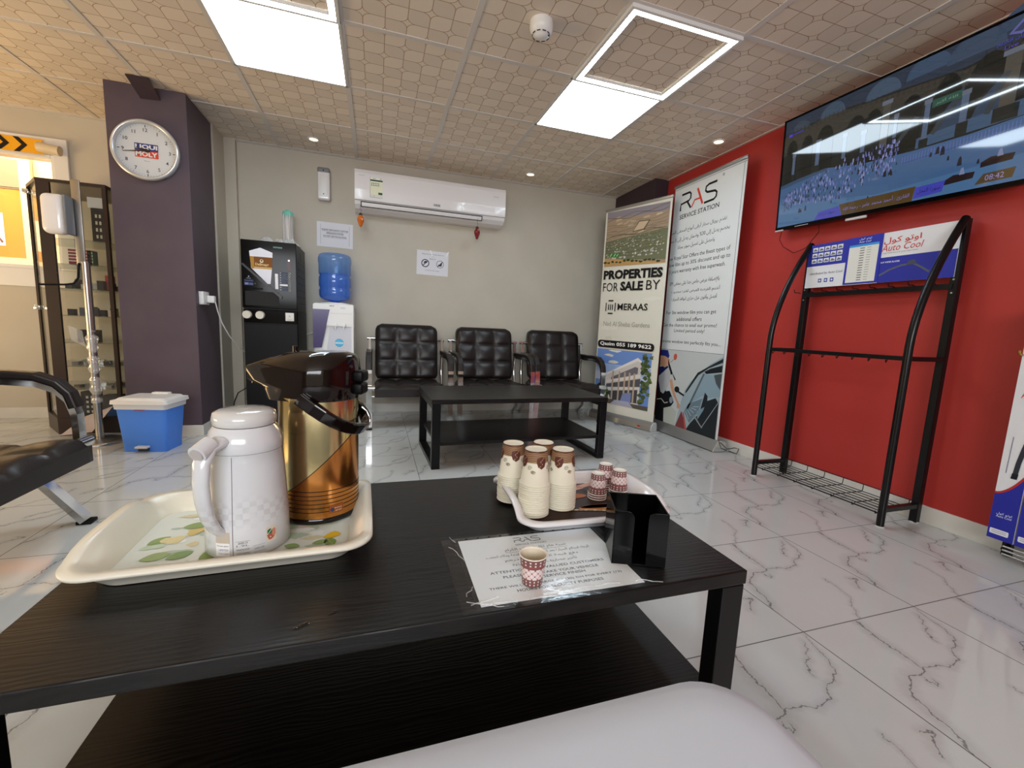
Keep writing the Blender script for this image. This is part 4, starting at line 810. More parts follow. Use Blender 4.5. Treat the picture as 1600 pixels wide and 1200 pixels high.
[p.rect(.0228, .003+.0091*i, .0236, .003+.0091*(i+1), '#6a5a56', 1) for i in range(20)]
for y in (.012, .019, .026): p.text(('MADE IN JAPAN', 'NON-ELECTRIC VACUUM', '1.9L')[int((y-.012)/.007+.1)], .038, y, '#6a686a', 1, w=.019, h=.003)
p.text('AHM-19', .038, .031, '#6a686a', 1, w=.014, h=.004)
for a, b in ((.027, .049),): [curved_rect(a, y, b, y+.0005, '#8a888a', 1) for y in (.009, .034)]
[curved_rect(.053, y, .072, y+.0005, '#8a888a', 1) for y in (.010, .022)]; p.text('SAFE USE', .0625, .0165, '#77757a', 1, w=.015, h=.003)
curved_rect(.074, .022, .093, .05, '#d8cdbb', 1); p.poly(blob(.082, .034, .007, .009, 12, .1), '#b5614c', 2); p.poly(blob(.080, .041, .005, .005, 10, .2), '#1f6a46', 3); p.poly(blob(.087, .038, .004, .008, 10, .2), '#c98a72', 3); p.line([(.076, .036), (.086, .047)], .001, '#efe8dc', 4)
mb.build('labels', t)
nest(t, 'handle', ('pour_button',)); nest(t, 'body', ('labels', 'seam'))
# airpot
t = thing('airpot_flask', 'gold and copper airpot flask with dark brown pump top', 'airpot', (1.243, -.775, TZ+.0062), math.radians(0)); Ra = .081
def apm(i, k):
    return M['gold']
z0, z1 = .012, .268; na = 96; a0 = math.radians(248)     # seam angle facing the camera
diag = lambda k: None
mb = MB(); rows = 60
def zdiag(ang):   # dividing line height on the wall as a function of the angle
    d = (ang-a0+math.pi) % (2*math.pi)-math.pi; return .128+.075*(math.cos(ang)*.993+math.sin(ang)*.117)
for k in range(na):
    aa, ab = 2*math.pi*k/na, 2*math.pi*(k+1)/na; da, db = zdiag(aa), zdiag(ab)
    if abs(da-db) > .05: da = db = max(da, db)
    pa, pb = (Ra*math.cos(aa), Ra*math.sin(aa)), (Ra*math.cos(ab), Ra*math.sin(ab))
    mb.add([(*pa, z0), (*pb, z0), (*pb, db), (*pa, da)], [(0, 1, 2, 3)], M['copper'], True); mb.add([(*pa, da), (*pb, db), (*pb, z1), (*pa, z1)], [(0, 1, 2, 3)], M['gold'], True)
mb.build('body', t, weld=True)
mb = MB(); dl = C('#1a0f0a')
for k in range(na):
    aa, ab = 2*math.pi*k/na, 2*math.pi*(k+1)/na; da, db = zdiag(aa), zdiag(ab)
    if abs(da-db) > .05 or (da >= z1 and db >= z1): continue
    r = Ra+.0003; mb.add([(r*math.cos(aa), r*math.sin(aa), da-.001), (r*math.cos(ab), r*math.sin(ab), db-.001), (r*math.cos(ab), r*math.sin(ab), db+.001), (r*math.cos(aa), r*math.sin(aa), da+.001)], [(0, 1, 2, 3)], dl)
for z in (.028, .037, .046, .055, .064, .073):
    for k in range(na):
        aa, ab = 2*math.pi*k/na, 2*math.pi*(k+1)/na
        if zdiag(aa) > z+.001 and zdiag(ab) > z+.001: r = Ra+.0003; mb.add([(r*math.cos(a), r*math.sin(a), b) for a, b in ((aa, z-.0008), (ab, z-.0008), (ab, z+.0008), (aa, z+.0008))], [(0, 1, 2, 3)], dl)
mb.build('stripes', t)
mb = MB(); p = Pic(mb, (0, 0, 0), (1, 0, 0), (0, 1, 0), .0003); p.fmap = lambda x, y, l: Vector((math.cos(math.radians(288)+x/Ra)*(Ra+.0004+l), math.sin(math.radians(288)+x/Ra)*(Ra+.0004+l), y)); curved_rect(0, .022, .03, .04, '#8a4a20', 1); p.ell(.006, .03, .004, .004, '#2c3a5a', 2); p.text('PEACOCK', .019, .033, '#f0e0c8', 2, w=.016); p.text('AIR POT', .019, .027, '#f0e0c8', 2, w=.014); mb.build('sticker', t)
MB().lathe([(Ra-.006, 0), (Ra+.002, .003), (Ra+.002, .011), (Ra, .014)], M['brownlid'], n=56).build('base_ring', t)
def rrx(x0, x1, hw, tipw, n=8):  # top outline: round back, tapered to the spout on -x
    pts = [(x1-hw+hw*math.cos(a), hw*math.sin(a)) for a in [math.pi/2-math.pi*i/(2*n) for i in range(2*n+1)]]
    pts += [(x0+.02, -tipw), (x0, -tipw*.8), (x0, tipw*.8), (x0+.02, tipw)]; return pts
lx = Matrix.Rotation(math.radians(162), 4, 'Z') @ Matrix.Rotation(math.pi, 4, 'Z')
mb = MB(lx); L = []
for z, x0, x1, hw, tw_ in ((.262, -.082, .082, .082, .07), (.285, -.10, .086, .086, .05), (.296, -.145, .086, .086, .026), (.322, -.148, .087, .086, .026), (.326, -.146, .086, .085, .025), (.345, -.09, .084, .08, .04), (.356, -.06, .078, .066, .034), (.362, -.03, .06, .045, .02)):
    L.append([(x, y, z) for x, y in rrx(x0, x1, hw, tw_)])
n = len(L[0]); mb.add([v for g in L for v in g], [(i*n+k, i*n+(k+1) % n, (i+1)*n+(k+1) % n, (i+1)*n+k) for i in range(len(L)-1) for k in range(n)], M['brownlid'], True); mb.add(L[0], [list(range(n))], M['brownlid']); mb.add(L[-1], [list(range(n))[::-1]], M['brownlid'])
o = mb.build('pump_top', t, bevel=.002)
mb = MB(lx); mb.cyl((-.135, 0, .296), (-.137, 0, .286), .011, M['brownlid'], 16); mb.cyl((-.05, 0, .352), (-.05, 0, .37), .006, M['brownlid'], 12); mb.build('spout', t)
mb = MB(lx); mb.rbox(.08, .102, -.02, .02, .272, .297, .006, M['black']); mb.rbox(.08, .103, -.02, .02, .299, .324, .006, M['black']); mb.build('hinge', t)
hv = MB(lx); A0 = Vector((0, -.083, .272)); hpts = []
for i in range(17):
    f = math.pi*i/16; yy = -.09*math.cos(f); out = math.sin(f); hpts.append(Vector((.098*out**.8, yy, .272-.075*out**.8)))
hv.tube(hpts, .011, M['brownlid'], 12, rect=(.012, .026)); hv.build('carry_handle', t, bevel=.003)
mb = MB(lx); mb.tube([(.095, 0, .19), (.108, .01, .195), (.108, .012, .215), (.1, .012, .232), (.09, .01, .24)], .002, M['chrome'], 6); mb.build('handle_clip', t)
nest(t, 'pump_top', ('spout', 'hinge')); nest(t, 'carry_handle', ('handle_clip',)); nest(t, 'body', ('stripes', 'sticker'))
# ================================================================== CUPS
H1 = .082; cr, cb_ = .0345, .0252
cupc = C('#e6e0cc', .4); cupb = C('#6a3a2a', .4); cupt = C('#8f6a4c', .4); cupl = C('#b7a888', .4)
def cup_plain(name='paper_cup'):
    mb = MB(); mb.lathe([(cb_-.001, H1-.003), (cb_, H1), (cb_+.0006, H1-.002), (cr-.0012, .0032), (cr+.0016, .0027), (cr+.0026, .0014), (cr+.0014, 0), (cr-.001, .001)], cupc, n=36, cap1=False); return mb
rfun = lambda y: cr-.0005-(cr-cb_)*(y/H1)
def cup_printed(seed):
    mb = cup_plain(); p = Pic(mb, (0, 0, 0), (1, 0, 0), (0, 1, 0), .00012); off = seed
    p.fmap = lambda x, y, l: Vector((math.cos(off+x/.03)*(rfun(y)+.0009+l), math.sin(off+x/.03)*(rfun(y)+.0009+l), y))
    n = 36; W_ = 2*math.pi*.03
    for i in range(n):
        x0, x1 = W_*i/n, W_*(i+1)/n; p.rect(x0, .054, x1, H1-.0015, '#a18a66', 1)
        for k in range(6):
            y = .057+k*.004; dy = .0025*math.sin(x0/W_*4*math.pi); dy2 = .0025*math.sin(x1/W_*4*math.pi)
            p.poly([(x0, y+dy), (x1, y+dy2), (x1, y+dy2+.0022), (x0, y+dy+.0022)], '#7a4c38', 2)
        p.rect(x0, H1-.004, x1, H1-.0008, '#5c3326', 3)
    for k in range(4):
        cx = W_*(k+.5)/4; p.fan([(cx-.011, .066), (cx-.012, .056), (cx-.008, .046), (cx, .041), (cx+.008, .046), (cx+.012, .056), (cx+.011, .066), (cx, .068)], '#5f3327', 4)
        p.line([(cx-.005, .046), (cx+.003, .052), (cx-.003, .058), (cx+.004, .063)], .001, '#cdb9a0', 5)
        for sx, sy, r in ((cx+.019, .043, .0055), (cx+.026, .034, .004), (cx-.018, .033, .0042)):
            p.line([(sx+r*(1-j/22)*math.cos(j*.6), sy+r*(1-j/22)*math.sin(j*.6)) for j in range(20)], .0009, '#6e5a3a', 3)
    return mb
G1 = 'large paper cups stacked upside down'
stacks = [('front left', 1.716, -.888, 14, .0052), ('front right', 1.795, -.866, 12, .0052), ('back left', 1.690, -.798, 12, .0053), ('back right', 1.776, -.786, 11, .0053)]
names = {'front left': 'stack nearest the notice sheet', 'front right': 'stack next to the small cups', 'back left': "stack at the tray's left end", 'back right': 'stack hidden behind the three others'}
TF = TZ+.0068
plain_me = None
for si, (nm, x, y, n_, st) in enumerate(stacks):
    for k in range(n_):
        if plain_me is None: o = cup_plain().build('paper_cup'); plain_me = o
        else: o = plain_me.copy(); COL.objects.link(o)
        o.location = (x+rn.uniform(-.0006, .0006), y+rn.uniform(-.0006, .0006), TF+k*st); tag(o, 'cream rimmed paper cup nested in the '+names[nm], 'cup', 'nested large paper cups, '+names[nm])
    o = cup_printed(.9+si*.7).build('paper_cup'); o.location = (x, y, TF+n_*st); tag(o, 'brown swirl printed paper cup on top of the '+names[nm], 'cup', 'top cups of the large stacks')
sr, sb, sh_ = .0235, .0172, .053
def small_cup(inv=True):
    mb = MB(); cols = {'m': C('#7d5350', .4), 'w': C('#e2d5d2', .4), 'r': C('#95504f', .4), 'g': C('#a3867f', .4), 'p': C('#d8b9b6', .4)}
    pat = 'mgmgmwpwpwpwmrgmgmg'; nz = len(pat)
    prof = [(sb+(sr-sb)*i/nz, sh_*(1-i/nz)) for i in range(nz+1)]
    def mf(i, k):
        c = pat[i]
        if c == 'g': return cols['w'] if (k % 3 == 0) else cols['m']
        if c == 'p': return cols['w'] if (k+i) % 2 else cols['p']
        if c == 'w' and k % 4 == i % 4: return cols['r']
        return cols[c]
    mb.lathe(prof, None, n=48, matf=mf, cap0=False, cap1=False)
    mb.lathe([(sr, .0025), (sr+.0012, .0015), (sr+.0008, 0), (sr-.001, .0006), (sr-.0016, .003)], C('#ece6da', .4), n=48, cap0=False, cap1=False)
    mb.lathe([(sb, sh_), (sb-.0008, sh_-.002), (.001, sh_-.002)], C('#e9e4da', .4), n=48, cap0=False, cap1=False)
    if not inv: mb.lathe([(sr-.0012, .001), (sb-.0012, sh_-.001)], C('#d9cdb8', .45), n=40, cap0=False, cap1=False)
    return mb
sc0 = None
for lab, x, y, n_ in (('red patterned small cup topping the stack beside the large cups', 1.912, -.838, 2), ('red patterned small cup topping the stack behind the napkin holder', 1.972, -.842, 3), ('red patterned small cup topping the rear small stack', 1.962, -.788, 3)):
    for k in range(n_+1):
        if sc0 is None: o = sc0 = small_cup().build('small_paper_cup')
        else: o = sc0.copy(); COL.objects.link(o)
        o.location = (x, y, TF+k*.0062); o.rotation_euler = (0, 0, k*.4)
        if k == n_: tag(o, lab, 'cup', 'top cups of the small stacks')
        else: tag(o, lab.replace('red patterned small cup topping', 'white small cup rim nested in'), 'cup', 'nested small cups, '+lab.split('topping ')[1])
o = small_cup(False).build('small_paper_cup'); o.rotation_euler = (math.pi, 0, .3); o.location = (1.619, -1.146, TZ+.0028+sh_); tag(o, 'single upright red patterned paper cup on the notice sheet', 'cup')
# ================================================================== NOTICE SHEET, NAPKIN HOLDER
t = thing('notice_sheet', 'white customer notice in a clear sleeve on the table', 'notice', (1.668, -1.083, TZ), math.radians(-.5))
MB().box(-.148, .148, -.107, .104, .0008, .0014, C('#f6fafc', .35)).build('paper', t)
mb = MB(); p = Pic(mb, (0, 0, .00145), (1, 0, 0), (0, 1, 0), .0001); k_ = '#3a3d42'
def ras(p, x, y, s, c1, c2, l, wd=.12):   # RAS letters drawn as strokes, s = height
    p.line([(x, y), (x+.02*s, y+.42*s), (x+.75*s, y+.5*s), (x+.9*s, y+.62*s), (x+.9*s, y+.88*s), (x+.78*s, y+s), (x+.05*s, y+s)], wd*s, c1, l); p.line([(x+.62*s, y+.46*s), (x+.98*s, y)], wd*s, c1, l)
    p.line([(x+1.05*s, y), (x+1.30*s, y+.40*s), (x+1.78*s, y+.40*s)], wd*.8*s, c2, l); p.line([(x+1.48*s, y+1.05*s), (x+2.02*s, y)], wd*1.15*s, c2, l)
    p.line([(x+3.1*s, y+s*1.02), (x+2.45*s, y+s*1.02), (x+2.22*s, y+.93*s), (x+2.2*s, y+.7*s), (x+2.35*s, y+.58*s), (x+3.0*s, y+.5*s), (x+3.14*s, y+.38*s), (x+3.12*s, y+.14*s), (x+2.95*s, y+.02*s), (x+2.15*s, y)], wd*s, c1, l)
ras(p, -.036, .075, .018, '#4a4c50', '#4a4c50', 1); p.text('SERVICE STATION', -.005, .0655, '#5a5c60', 1, w=.066, h=.006)
for s_, y, w_, a_ in (('تنبيه هام لكل العملاء الكرام', .048, .13, 1), ('الرجاء استلام السيارة بعد انتهاء الخدمة المقدمة وذلك لتجنب', .029, .215, 1), ('دفع قيمة التأخير (30) درهم', .013, .15, 1), ('تأخير مصاريف لكل (12) ساعة', -.003, .13, 1), ('ATTENTION OUR VALUED CUSTOMERS', -.022, .225, 0), ('PLEASE MUST TAKE YOUR VEHICLE', -.038, .185, 0), ('AFTER SERVICE FINISH', -.05, .12, 0), ('THERE WILL BE CHARGE OF (30) DH FOR EVERY (12)', -.067, .25, 0), ('HOURS FOR SECURITY PURPOSES', -.08, .16, 0)):
    p.text(s_, .0, y, k_, 1, w=w_, h=.013 if a_ else .0075, ar=bool(a_), bold=.006 if not a_ else .0)
p.rect(-.065, .0395, .065, .0402, k_, 1); mb.build('lettering', t)
def sheet_grid(x0, x1, y0, y1, z, amp, m, nx=26, ny=20, seed=1):
    r = random.Random(seed); ph = [(r.uniform(20, 70), r.uniform(20, 70), r.uniform(0, 6)) for _ in range(6)]; mb = MB()
    def zz(x, y): e = min(x-x0, x1-x, y-y0, y1-y); return z+amp*(.5+.5*sum(math.sin(a*x+b*y+c) for a, b, c in ph)/3)*(.5+.5*min(1, max(e, 0)/.02))
    vs = [(x0+(x1-x0)*i/nx, y0+(y1-y0)*j/ny, zz(x0+(x1-x0)*i/nx, y0+(y1-y0)*j/ny)) for j in range(ny+1) for i in range(nx+1)]
    mb.add(vs, [(j*(nx+1)+i, j*(nx+1)+i+1, (j+1)*(nx+1)+i+1, (j+1)*(nx+1)+i) for j in range(ny) for i in range(nx)], m, True); return mb
sheet_grid(-.156, .156, -.116, .116, .0016, .0009, M['sleeve'], seed=2).build('clear_sleeve', t)
mb = MB(); [mb.cyl((-.13+.024*k, .1085, .0018), (-.13+.024*k, .1085, .0022), .0028, C('#222326'), 10) for k in range(11)]; mb.build('punch_holes', t)
o = sheet_grid(1.488, 1.84, -1.2005, -.966, TZ-.0001+.0003, .0006, M['sleeve'], seed=5).build('plastic_film'); tag(o, 'thin clear plastic film under the notice sheet', 'film')
mb = MB(); rn = random.Random(8)
for (x, y, a, L) in [(1.505, -1.185, .3, .05), (1.50, -1.175, -.4, .06), (1.52, -1.19, .05, .06), (1.50, -1.16, .9, .03), (1.50, -1.0, -1.2, .06), (1.515, -.985, 1.9, .03), (1.80, -1.185, -.3, .05), (1.60, -1.19, .05, .05), (1.66, -1.185, .1, .06), (1.72, -1.183, .0, .05)]:
    mb.tube([(x+L*i/5*math.cos(a)+rn.uniform(-.002, .002), y+L*i/5*math.sin(a)+rn.uniform(-.002, .002), TZ+.0032+.001*math.sin(i)) for i in range(6)], .0008, M['wrap'], 5)
tag(mb.build('plastic_wrinkles'), 'crumpled clear tape bits along the notice sheet edges', 'tape', kind='stuff')
t = thing('napkin_holder', 'open black acrylic napkin holder on the table corner', 'napkin holder', (1.853, -1.095, TZ+.001), math.radians(-22)); s_ = .05; hh = .104; th = .003
mb = MB(); mb.box(-s_, s_, -s_, s_, 0.0, th, M['blackg']); mb.build('base', t)
for nm, a in (('back_panel', (-s_, s_, s_-th, s_)), ('side_panel', (-s_, -s_+th, -s_, s_-th)), ('side_panel', (s_-th, s_, -s_, s_-th))): MB().box(*a, th, hh, M['blackg']).build(nm, t, bevel=.0006)
for sx in (-1, 1):
    x0, x1 = (-s_, -.013) if sx < 0 else (.013, s_); r_ = .012
    pl_ = [(x0, th), (x1, th)]+([(x1-r_+r_*math.cos(a), hh-r_+r_*math.sin(a)) for a in [math.pi/2*i/6 for i in range(7)]]+[(x0, hh)] if sx < 0 else [(x1, hh)]+[(x0+r_-r_*math.sin(a), hh-r_+r_*math.cos(a)) for a in [math.pi/2*i/6 for i in range(7)]])
    MB().prism(pl_, -s_, -s_+th, 'y', M['blackg']).build('front_panel', t, bevel=.0006)
# ================================================================== WHITE SEAT
t = thing('bench_seat', 'white padded bench corner in the very foreground', 'bench', (0, 0, 0))
def seat():
    bm = bmesh.new(); pts = rrect(.55, 1.745, -2.1, -1.442, .07, 8); n = len(pts); mb = MB(); L = []
    for ins, z in ((.02, .36), (.004, .37), (0, .40), (0, .46), (.004, .478), (.014, .492), (.03, .50), (.06, .504), (.11, .5065), (.18, .508), (.26, .5085)):
        cx, cy = 1.15, -1.78; P = rrect(.55+ins, 1.745-ins, -2.1+ins, -1.442-ins, max(.07-ins*.5, .02), 8); L.append([(x, y, z) for x, y in P])
    mb.add([v for g in L for v in g], [(i*n+k, i*n+(k+1) % n, (i+1)*n+(k+1) % n, (i+1)*n+k) for i in range(len(L)-1) for k in range(n)], M['bench'], True); mb.add(L[0], [list(range(n))[::-1]], M['bench']); mb.add(L[-1], [list(range(n))], M['bench'], True); return mb
seat().build('cushion', t, weld=True)
for x in (.65, 1.66):
    for y in (-2.0, -1.56): MB().cyl((x, y, 0), (x, y, .361), .018, M['chrome'], 14).build('leg', t)
# ================================================================== BANNERS
t = thing('roll_up_banner', 'property sale roll up banner beside the third chair', 'banner', (3.465, 2.04, 0)); U1 = Vector((.235, -.67, 0)).normalized(); W1 = .71; N1 = U1.cross(Vector((0, 0, 1)))
rz1 = math.atan2(U1.y, U1.x); t.rotation_euler = (0, 0, rz1)
bm_ = mat('banner_vinyl_cream', '#dcdacd', .4)
mb = MB(); mb.box(0, W1, .0, .003, .07, 1.985, bm_); mb.build('banner_sheet', t)
mb = MB(); mb.rbox(-.006, W1+.006, -.012, .012, 1.98, 2.003, .005, M['alu']); mb.build('top_rail', t)
mb = MB(); prof = [(-.05, .0), (.03, .0), (.03, .03), (.024, .062), (.012, .075), (-.012, .075), (-.042, .05)]; mb.prism([(y, z+.004) for y, z in prof], -.01, W1+.012, 'x', M['alu'], False); mb.build('base', t, bevel=.004)
mb = MB(); mb.prism([(y*1.04, z*1.03+.003) for y, z in prof], W1+.012, W1+.022, 'x', M['lgrey']); mb.prism([(y*1.04, z*1.03+.003) for y, z in prof], -.02, -.01, 'x', M['lgrey']); mb.build('end_cap', t, bevel=.003)
mb = MB(); mb.rbox(.36, .42, -.10, -.04, .001, .009, .003, M['grey']); mb.build('foot', t)
mb = MB(); mb.box(.3, .32, .01, .03, .07, 1.98, M['alu']); mb.build('support_pole', t)
b1map = lambda x, y, l: Vector((x*1.082, -.0005-l, .085+y*(1.0+.02*(.66-x))))
mb = MB(); p = Pic(mb, (0, -.0005, .09), (1, 0, 0), (0, 0, 1), .0004); p.fmap = b1map; K = '#17171a'; rn = random.Random(21)
p.rect(.018, 1.372, .64, 1.868, '#a48f78', 1)
p.rect(.018, 1.80, .64, 1.868, '#8d8690', 2)
for k in range(16): x, y = rn.uniform(.03, .56), rn.uniform(1.64, 1.83); p.poly([(x, y), (x+rn.uniform(.05, .07), y+.01), (x+.06, y+.02), (x+.01, y+.016)], rn.choice(['#c2ab8e', '#b7a084', '#988573', '#cdb89c', '#8f8078']), 3+k*.05)
for k in range(9): y = 1.60+rn.uniform(0, .22); p.line([(.02+i*.0612, y+.012*math.sin(i*1.3+k)+i*.004) for i in range(11)], .004, rn.choice(['#6e6250', '#5c5446', '#80715a']), 5)
p.poly([(.30, 1.66), (.42, 1.67), (.47, 1.745), (.36, 1.75)], '#5c5446', 5); p.poly([(.31, 1.668), (.41, 1.677), (.455, 1.738), (.365, 1.742)], '#c8b295', 6)
p.poly([(.018, 1.60), (.64, 1.66), (.64, 1.40), (.018, 1.44)], '#6d7055', 6)
for k in range(190):
    v = rn.random(); u = rn.random(); x = .03+u*.58; y = 1.425+v*.20+u*.02; s_ = .004+.007*(1-v); p.poly([(x, y), (x+s_*1.5, y+s_*.4), (x+s_*1.2, y+s_*1.4), (x-s_*.2, y+s_)], rn.choice(['#bdbab4', '#a8a29a', '#d2cfc8', '#8a8a78', '#d8c98a' if v > .4 else '#c7c3bd']), 7+k*.01)
for k in range(7): p.line([(.02+i*.07, 1.45+k*.03+.01*math.sin(i+k)+i*.004) for i in range(9)], .003, '#4a4a3a', 10)
p.poly([(.06, 1.455), (.17, 1.45), (.2, 1.485), (.09, 1.495)], '#3f7a3a', 10.5); p.line([(.08, 1.462), (.1, 1.488)], .006, '#cfdcc8', 11); p.line([(.12, 1.46), (.14, 1.485)], .006, '#cfdcc8', 11); p.line([(.15, 1.46), (.17, 1.48)], .006, '#cfdcc8', 11)
p.poly([(.018, 1.372), (.64, 1.372), (.64, 1.385), (.4, 1.40), (.2, 1.43), (.018, 1.45)], '#b8935e', 10)
for k in range(14): x = .03+.042*k; p.poly(blob(x, 1.415-.0012*k+rn.uniform(-.012, .012), .018, .009, 9, .4, rn), '#34401f', 11)
for k in range(12): p.poly(blob(rn.uniform(.05, .6), rn.uniform(.16, 1.2), rn.uniform(.03, .08), rn.uniform(.01, .03), 10, .5, rn), rn.choice(['#e2e0d4', '#d5d2c2']), 1+k*.01)
mb.build('photo_print', t)
mb = MB(); p = Pic(mb, (0, -.0005, .09), (1, 0, 0), (0, 0, 1), .0004); p.fmap = b1map
p.text('PROPERTIES', .326, 1.294, K, 13, w=.606, h=.086, bold=.05)
p.text('FOR', .11, 1.18, K, 13, w=.17, h=.082); p.text('SALE', .335, 1.186, K, 13, w=.235, h=.084, bold=.045); p.text('BY', .548, 1.19, K, 13, w=.13, h=.082)
for i, x in enumerate((.075, .105, .127, .149, .178)): p.rect(x-.005, .955 if i in (0, 4) else .968, x+.005, 1.035 if i in (0, 4) else 1.02, K, 13)
p.rect(.10, 1.048, .155, 1.06, K, 13); p.rect(.10, .93, .155, .942, K, 13); p.text('MERAAS', .36, .998, K, 13, w=.31, h=.062, bold=.018)
p.text('Nad Al Sheba Gardens', .305, .84, '#a6a398', 13, w=.49, h=.044)
p.rr(.01, .612, .61, .682, .03, K, 13); p.text('Qasim 055 189 9622', .31, .648, '#f2f2f0', 14, w=.545, h=.04, bold=.025)
mb.build('lettering', t)
mb = MB(); p = Pic(mb, (0, -.0005, .09), (1, 0, 0), (0, 0, 1), .0004); p.fmap = b1map
p.rect(.008, .08, .595, .598, '#6d8fd0', 1); p.rect(.008, .38, .595, .46, '#9db4de', 2); p.rect(.008, .30, .595, .38, '#bccbe6', 2)
p.poly([(.12, .12), (.12, .36), (.46, .545), (.50, .52), (.50, .10), (.3, .09)], '#cfc9c4', 3); p.poly([(.12, .36), (.12, .345), (.46, .515), (.50, .50), (.50, .52), (.46, .545)], '#e6e2de', 4)
p.poly([(.19, .335), (.44, .46), (.47, .455), (.47, .40), (.19, .30)], '#6d6a72', 4); p.poly([(.14, .30), (.50, .40), (.50, .37), (.14, .28)], '#dcd8d4', 5); p.poly([(.14, .265), (.50, .36), (.50, .28), (.14, .23)], '#57555c', 4); p.poly([(.12, .23), (.50, .285), (.50, .262), (.12, .21)], '#d6d1cc', 5)
p.poly([(.16, .20), (.48, .255), (.48, .13), (.2, .12)], '#4a474b', 4)
for x in (.2, .27, .33, .38, .43): p.rect(x, .125, x+.018, .40, '#b9a48e', 6)
p.poly([(.3, .1), (.42, .11), (.42, .22), (.33, .2)], '#7d89b8', 7)
for k in range(44): p.poly(blob(rn.uniform(.5, .595), rn.uniform(.12, .585), .022, .018, 8, .4, rn), rn.choice(['#4a5a34', '#5d6b42', '#39472a']), 8+k*.01)
for k in range(26): p.poly(blob(rn.uniform(.02, .16), rn.uniform(.1, .25), .02, .018, 8, .4, rn), rn.choice(['#46562f', '#33401f', '#5b6a44']), 8+k*.01)
p.poly([(.008, .08), (.595, .08), (.595, .12), (.3, .115), (.008, .14)], '#5c554c', 8.6); p.poly([(.2, .08), (.45, .08), (.40, .13), (.25, .125)], '#a9a8ba', 8.8)
mb.build('villa_print', t)
mb = MB(); p = Pic(mb, (W1-.11, -.0525, .03), (1, 0, 0), (0, 0, 1)); p.ell(.0, .0, .018, .008, '#c23a2e', 1); mb.build('emblem', t)
nest(t, 'banner_sheet', ('photo_print', 'lettering', 'villa_print')); nest(t, 'base', ('end_cap', 'foot', 'emblem'))
# banner 2
t = thing('roll_up_banner', 'white service station roll up banner against the red wall', 'banner', (3.80, 1.476, 0), -math.pi/2); W2 = .752
mb = MB(); mb.box(0, W2, 0, .003, .06, 2.085, mat('banner_vinyl_white', '#dfe3e4', .35)); mb.build('banner_sheet', t)
mb = MB(); mb.rbox(-.006, W2+.006, -.012, 0.012, 2.08, 2.105, .005, M['alu']); mb.build('top_rail', t)
prof = [(-.048, .0), (.075, .0), (.075, .04), (.05, .07), (.005, .082), (-.005, .078)]; mb = MB(); mb.prism([(y, z+.006) for y, z in prof], -.01, W2+.012, 'x', M['alu']); mb.box(-.01, W2+.012, -.044, .07, .0, .0055, M['black']); mb.build('base', t, bevel=.003)
mb = MB(); mb.prism([(y*1.03, z*1.03+.004) for y, z in prof], W2+.012, W2+.024, 'x', M['chrome']); mb.build('end_cap', t, bevel=.002)
mb = MB(); mb.tube([(W2+.022, .08, .02), (W2+.09, .08, .05), (W2+.12, .09, .05), (W2+.10, .095, .006), (W2+.02, .1, .004)], .003, M['dgrey'], 6); mb.build('cord_loop', t)
mb = MB(); mb.box(.36, .38, .01, .03, .07, 2.05, M['alu']); mb.build('support_pole', t)
b2map = lambda x, y, l: Vector((x*1.0235, -.0005-l, .055+y*1.019))
mb = MB(); p = Pic(mb, (0, -.0005, .06), (1, 0, 0), (0, 0, 1), .0004); p.fmap = b2map
for x0, y0_, x1, y1_ in ((.0, 1.975, .735, 1.978), (.713, .0, .716, 1.975), (.0, .657, .715, .66)): p.rect(x0, y0_, x1, y1_, '#5a6064', 1)
ras(p, .085, 1.795, .125, '#18181b', '#d8483a', 2, .13); p.text('SERVICE STATION', .30, 1.745, '#2a2b2e', 2, w=.43, h=.036, bold=.01); p.text('®', .53, 1.95, '#44464a', 2, h=.02)
for s_, y, w_, cx, h_, a_ in (('تقدم رويال ستار أرقى أنواع المخفى الحرارى', 1.632, .66, .275, .055, 1), ('بخصم يصل إلى %30 وضمان يصل إلى 5 سنوات', 1.56, .70, .29, .055, 1), ('واحصل على غسيل سوبر مجانا', 1.50, .41, .30, .045, 1),
    ('Now Royal Star Offers the finest types of', 1.415, .70, .315, .048, 0), ('window film up to 30% discount and up to', 1.362, .74, .302, .048, 0), ('5 years warranty with free superwash.', 1.306, .62, .325, .048, 0),
    ('بالإضافة عرض خاص جدا على مخفى 3M', 1.206, .56, .315, .05, 1), ('أغتنم الفرصه العرض لفتره محدوده', 1.14, .54, .337, .05, 1), ('أفضل وأقوى عزل حرارى لنوافذ السياره', 1.082, .51, .33, .05, 1),
    ('For 3m window film you can get', .965, .57, .31, .044, 0), ('additional offers', .915, .29, .308, .038, 0), ('Get the chance to avail our promo!', .862, .62, .305, .044, 0), ('Limited period only!', .817, .35, .32, .042, 0), ('Extreme window tint perfectly fits you...', .725, .70, .32, .042, 0)):
    p.text(s_, cx, y, '#4a4d52', 2, w=w_, h=h_*.82, ar=bool(a_))
mb.build('lettering', t)
mb = MB(); p = Pic(mb, (0, -.0005, .06), (1, 0, 0), (0, 0, 1), .0004); p.fmap = b2map; x1 = .713
p.rect(0, .0, x1, .656, '#c3c9ca', 1)
p.poly([(.0, .65), (.092, .652), (.117, .604), (.10, .57), (.0, .56)], '#1d2f86', 3); p.poly([(.0, .50), (.10, .52), (.118, .507), (.11, .30), (.20, .25), (.0, .22)], '#1b2460', 3)
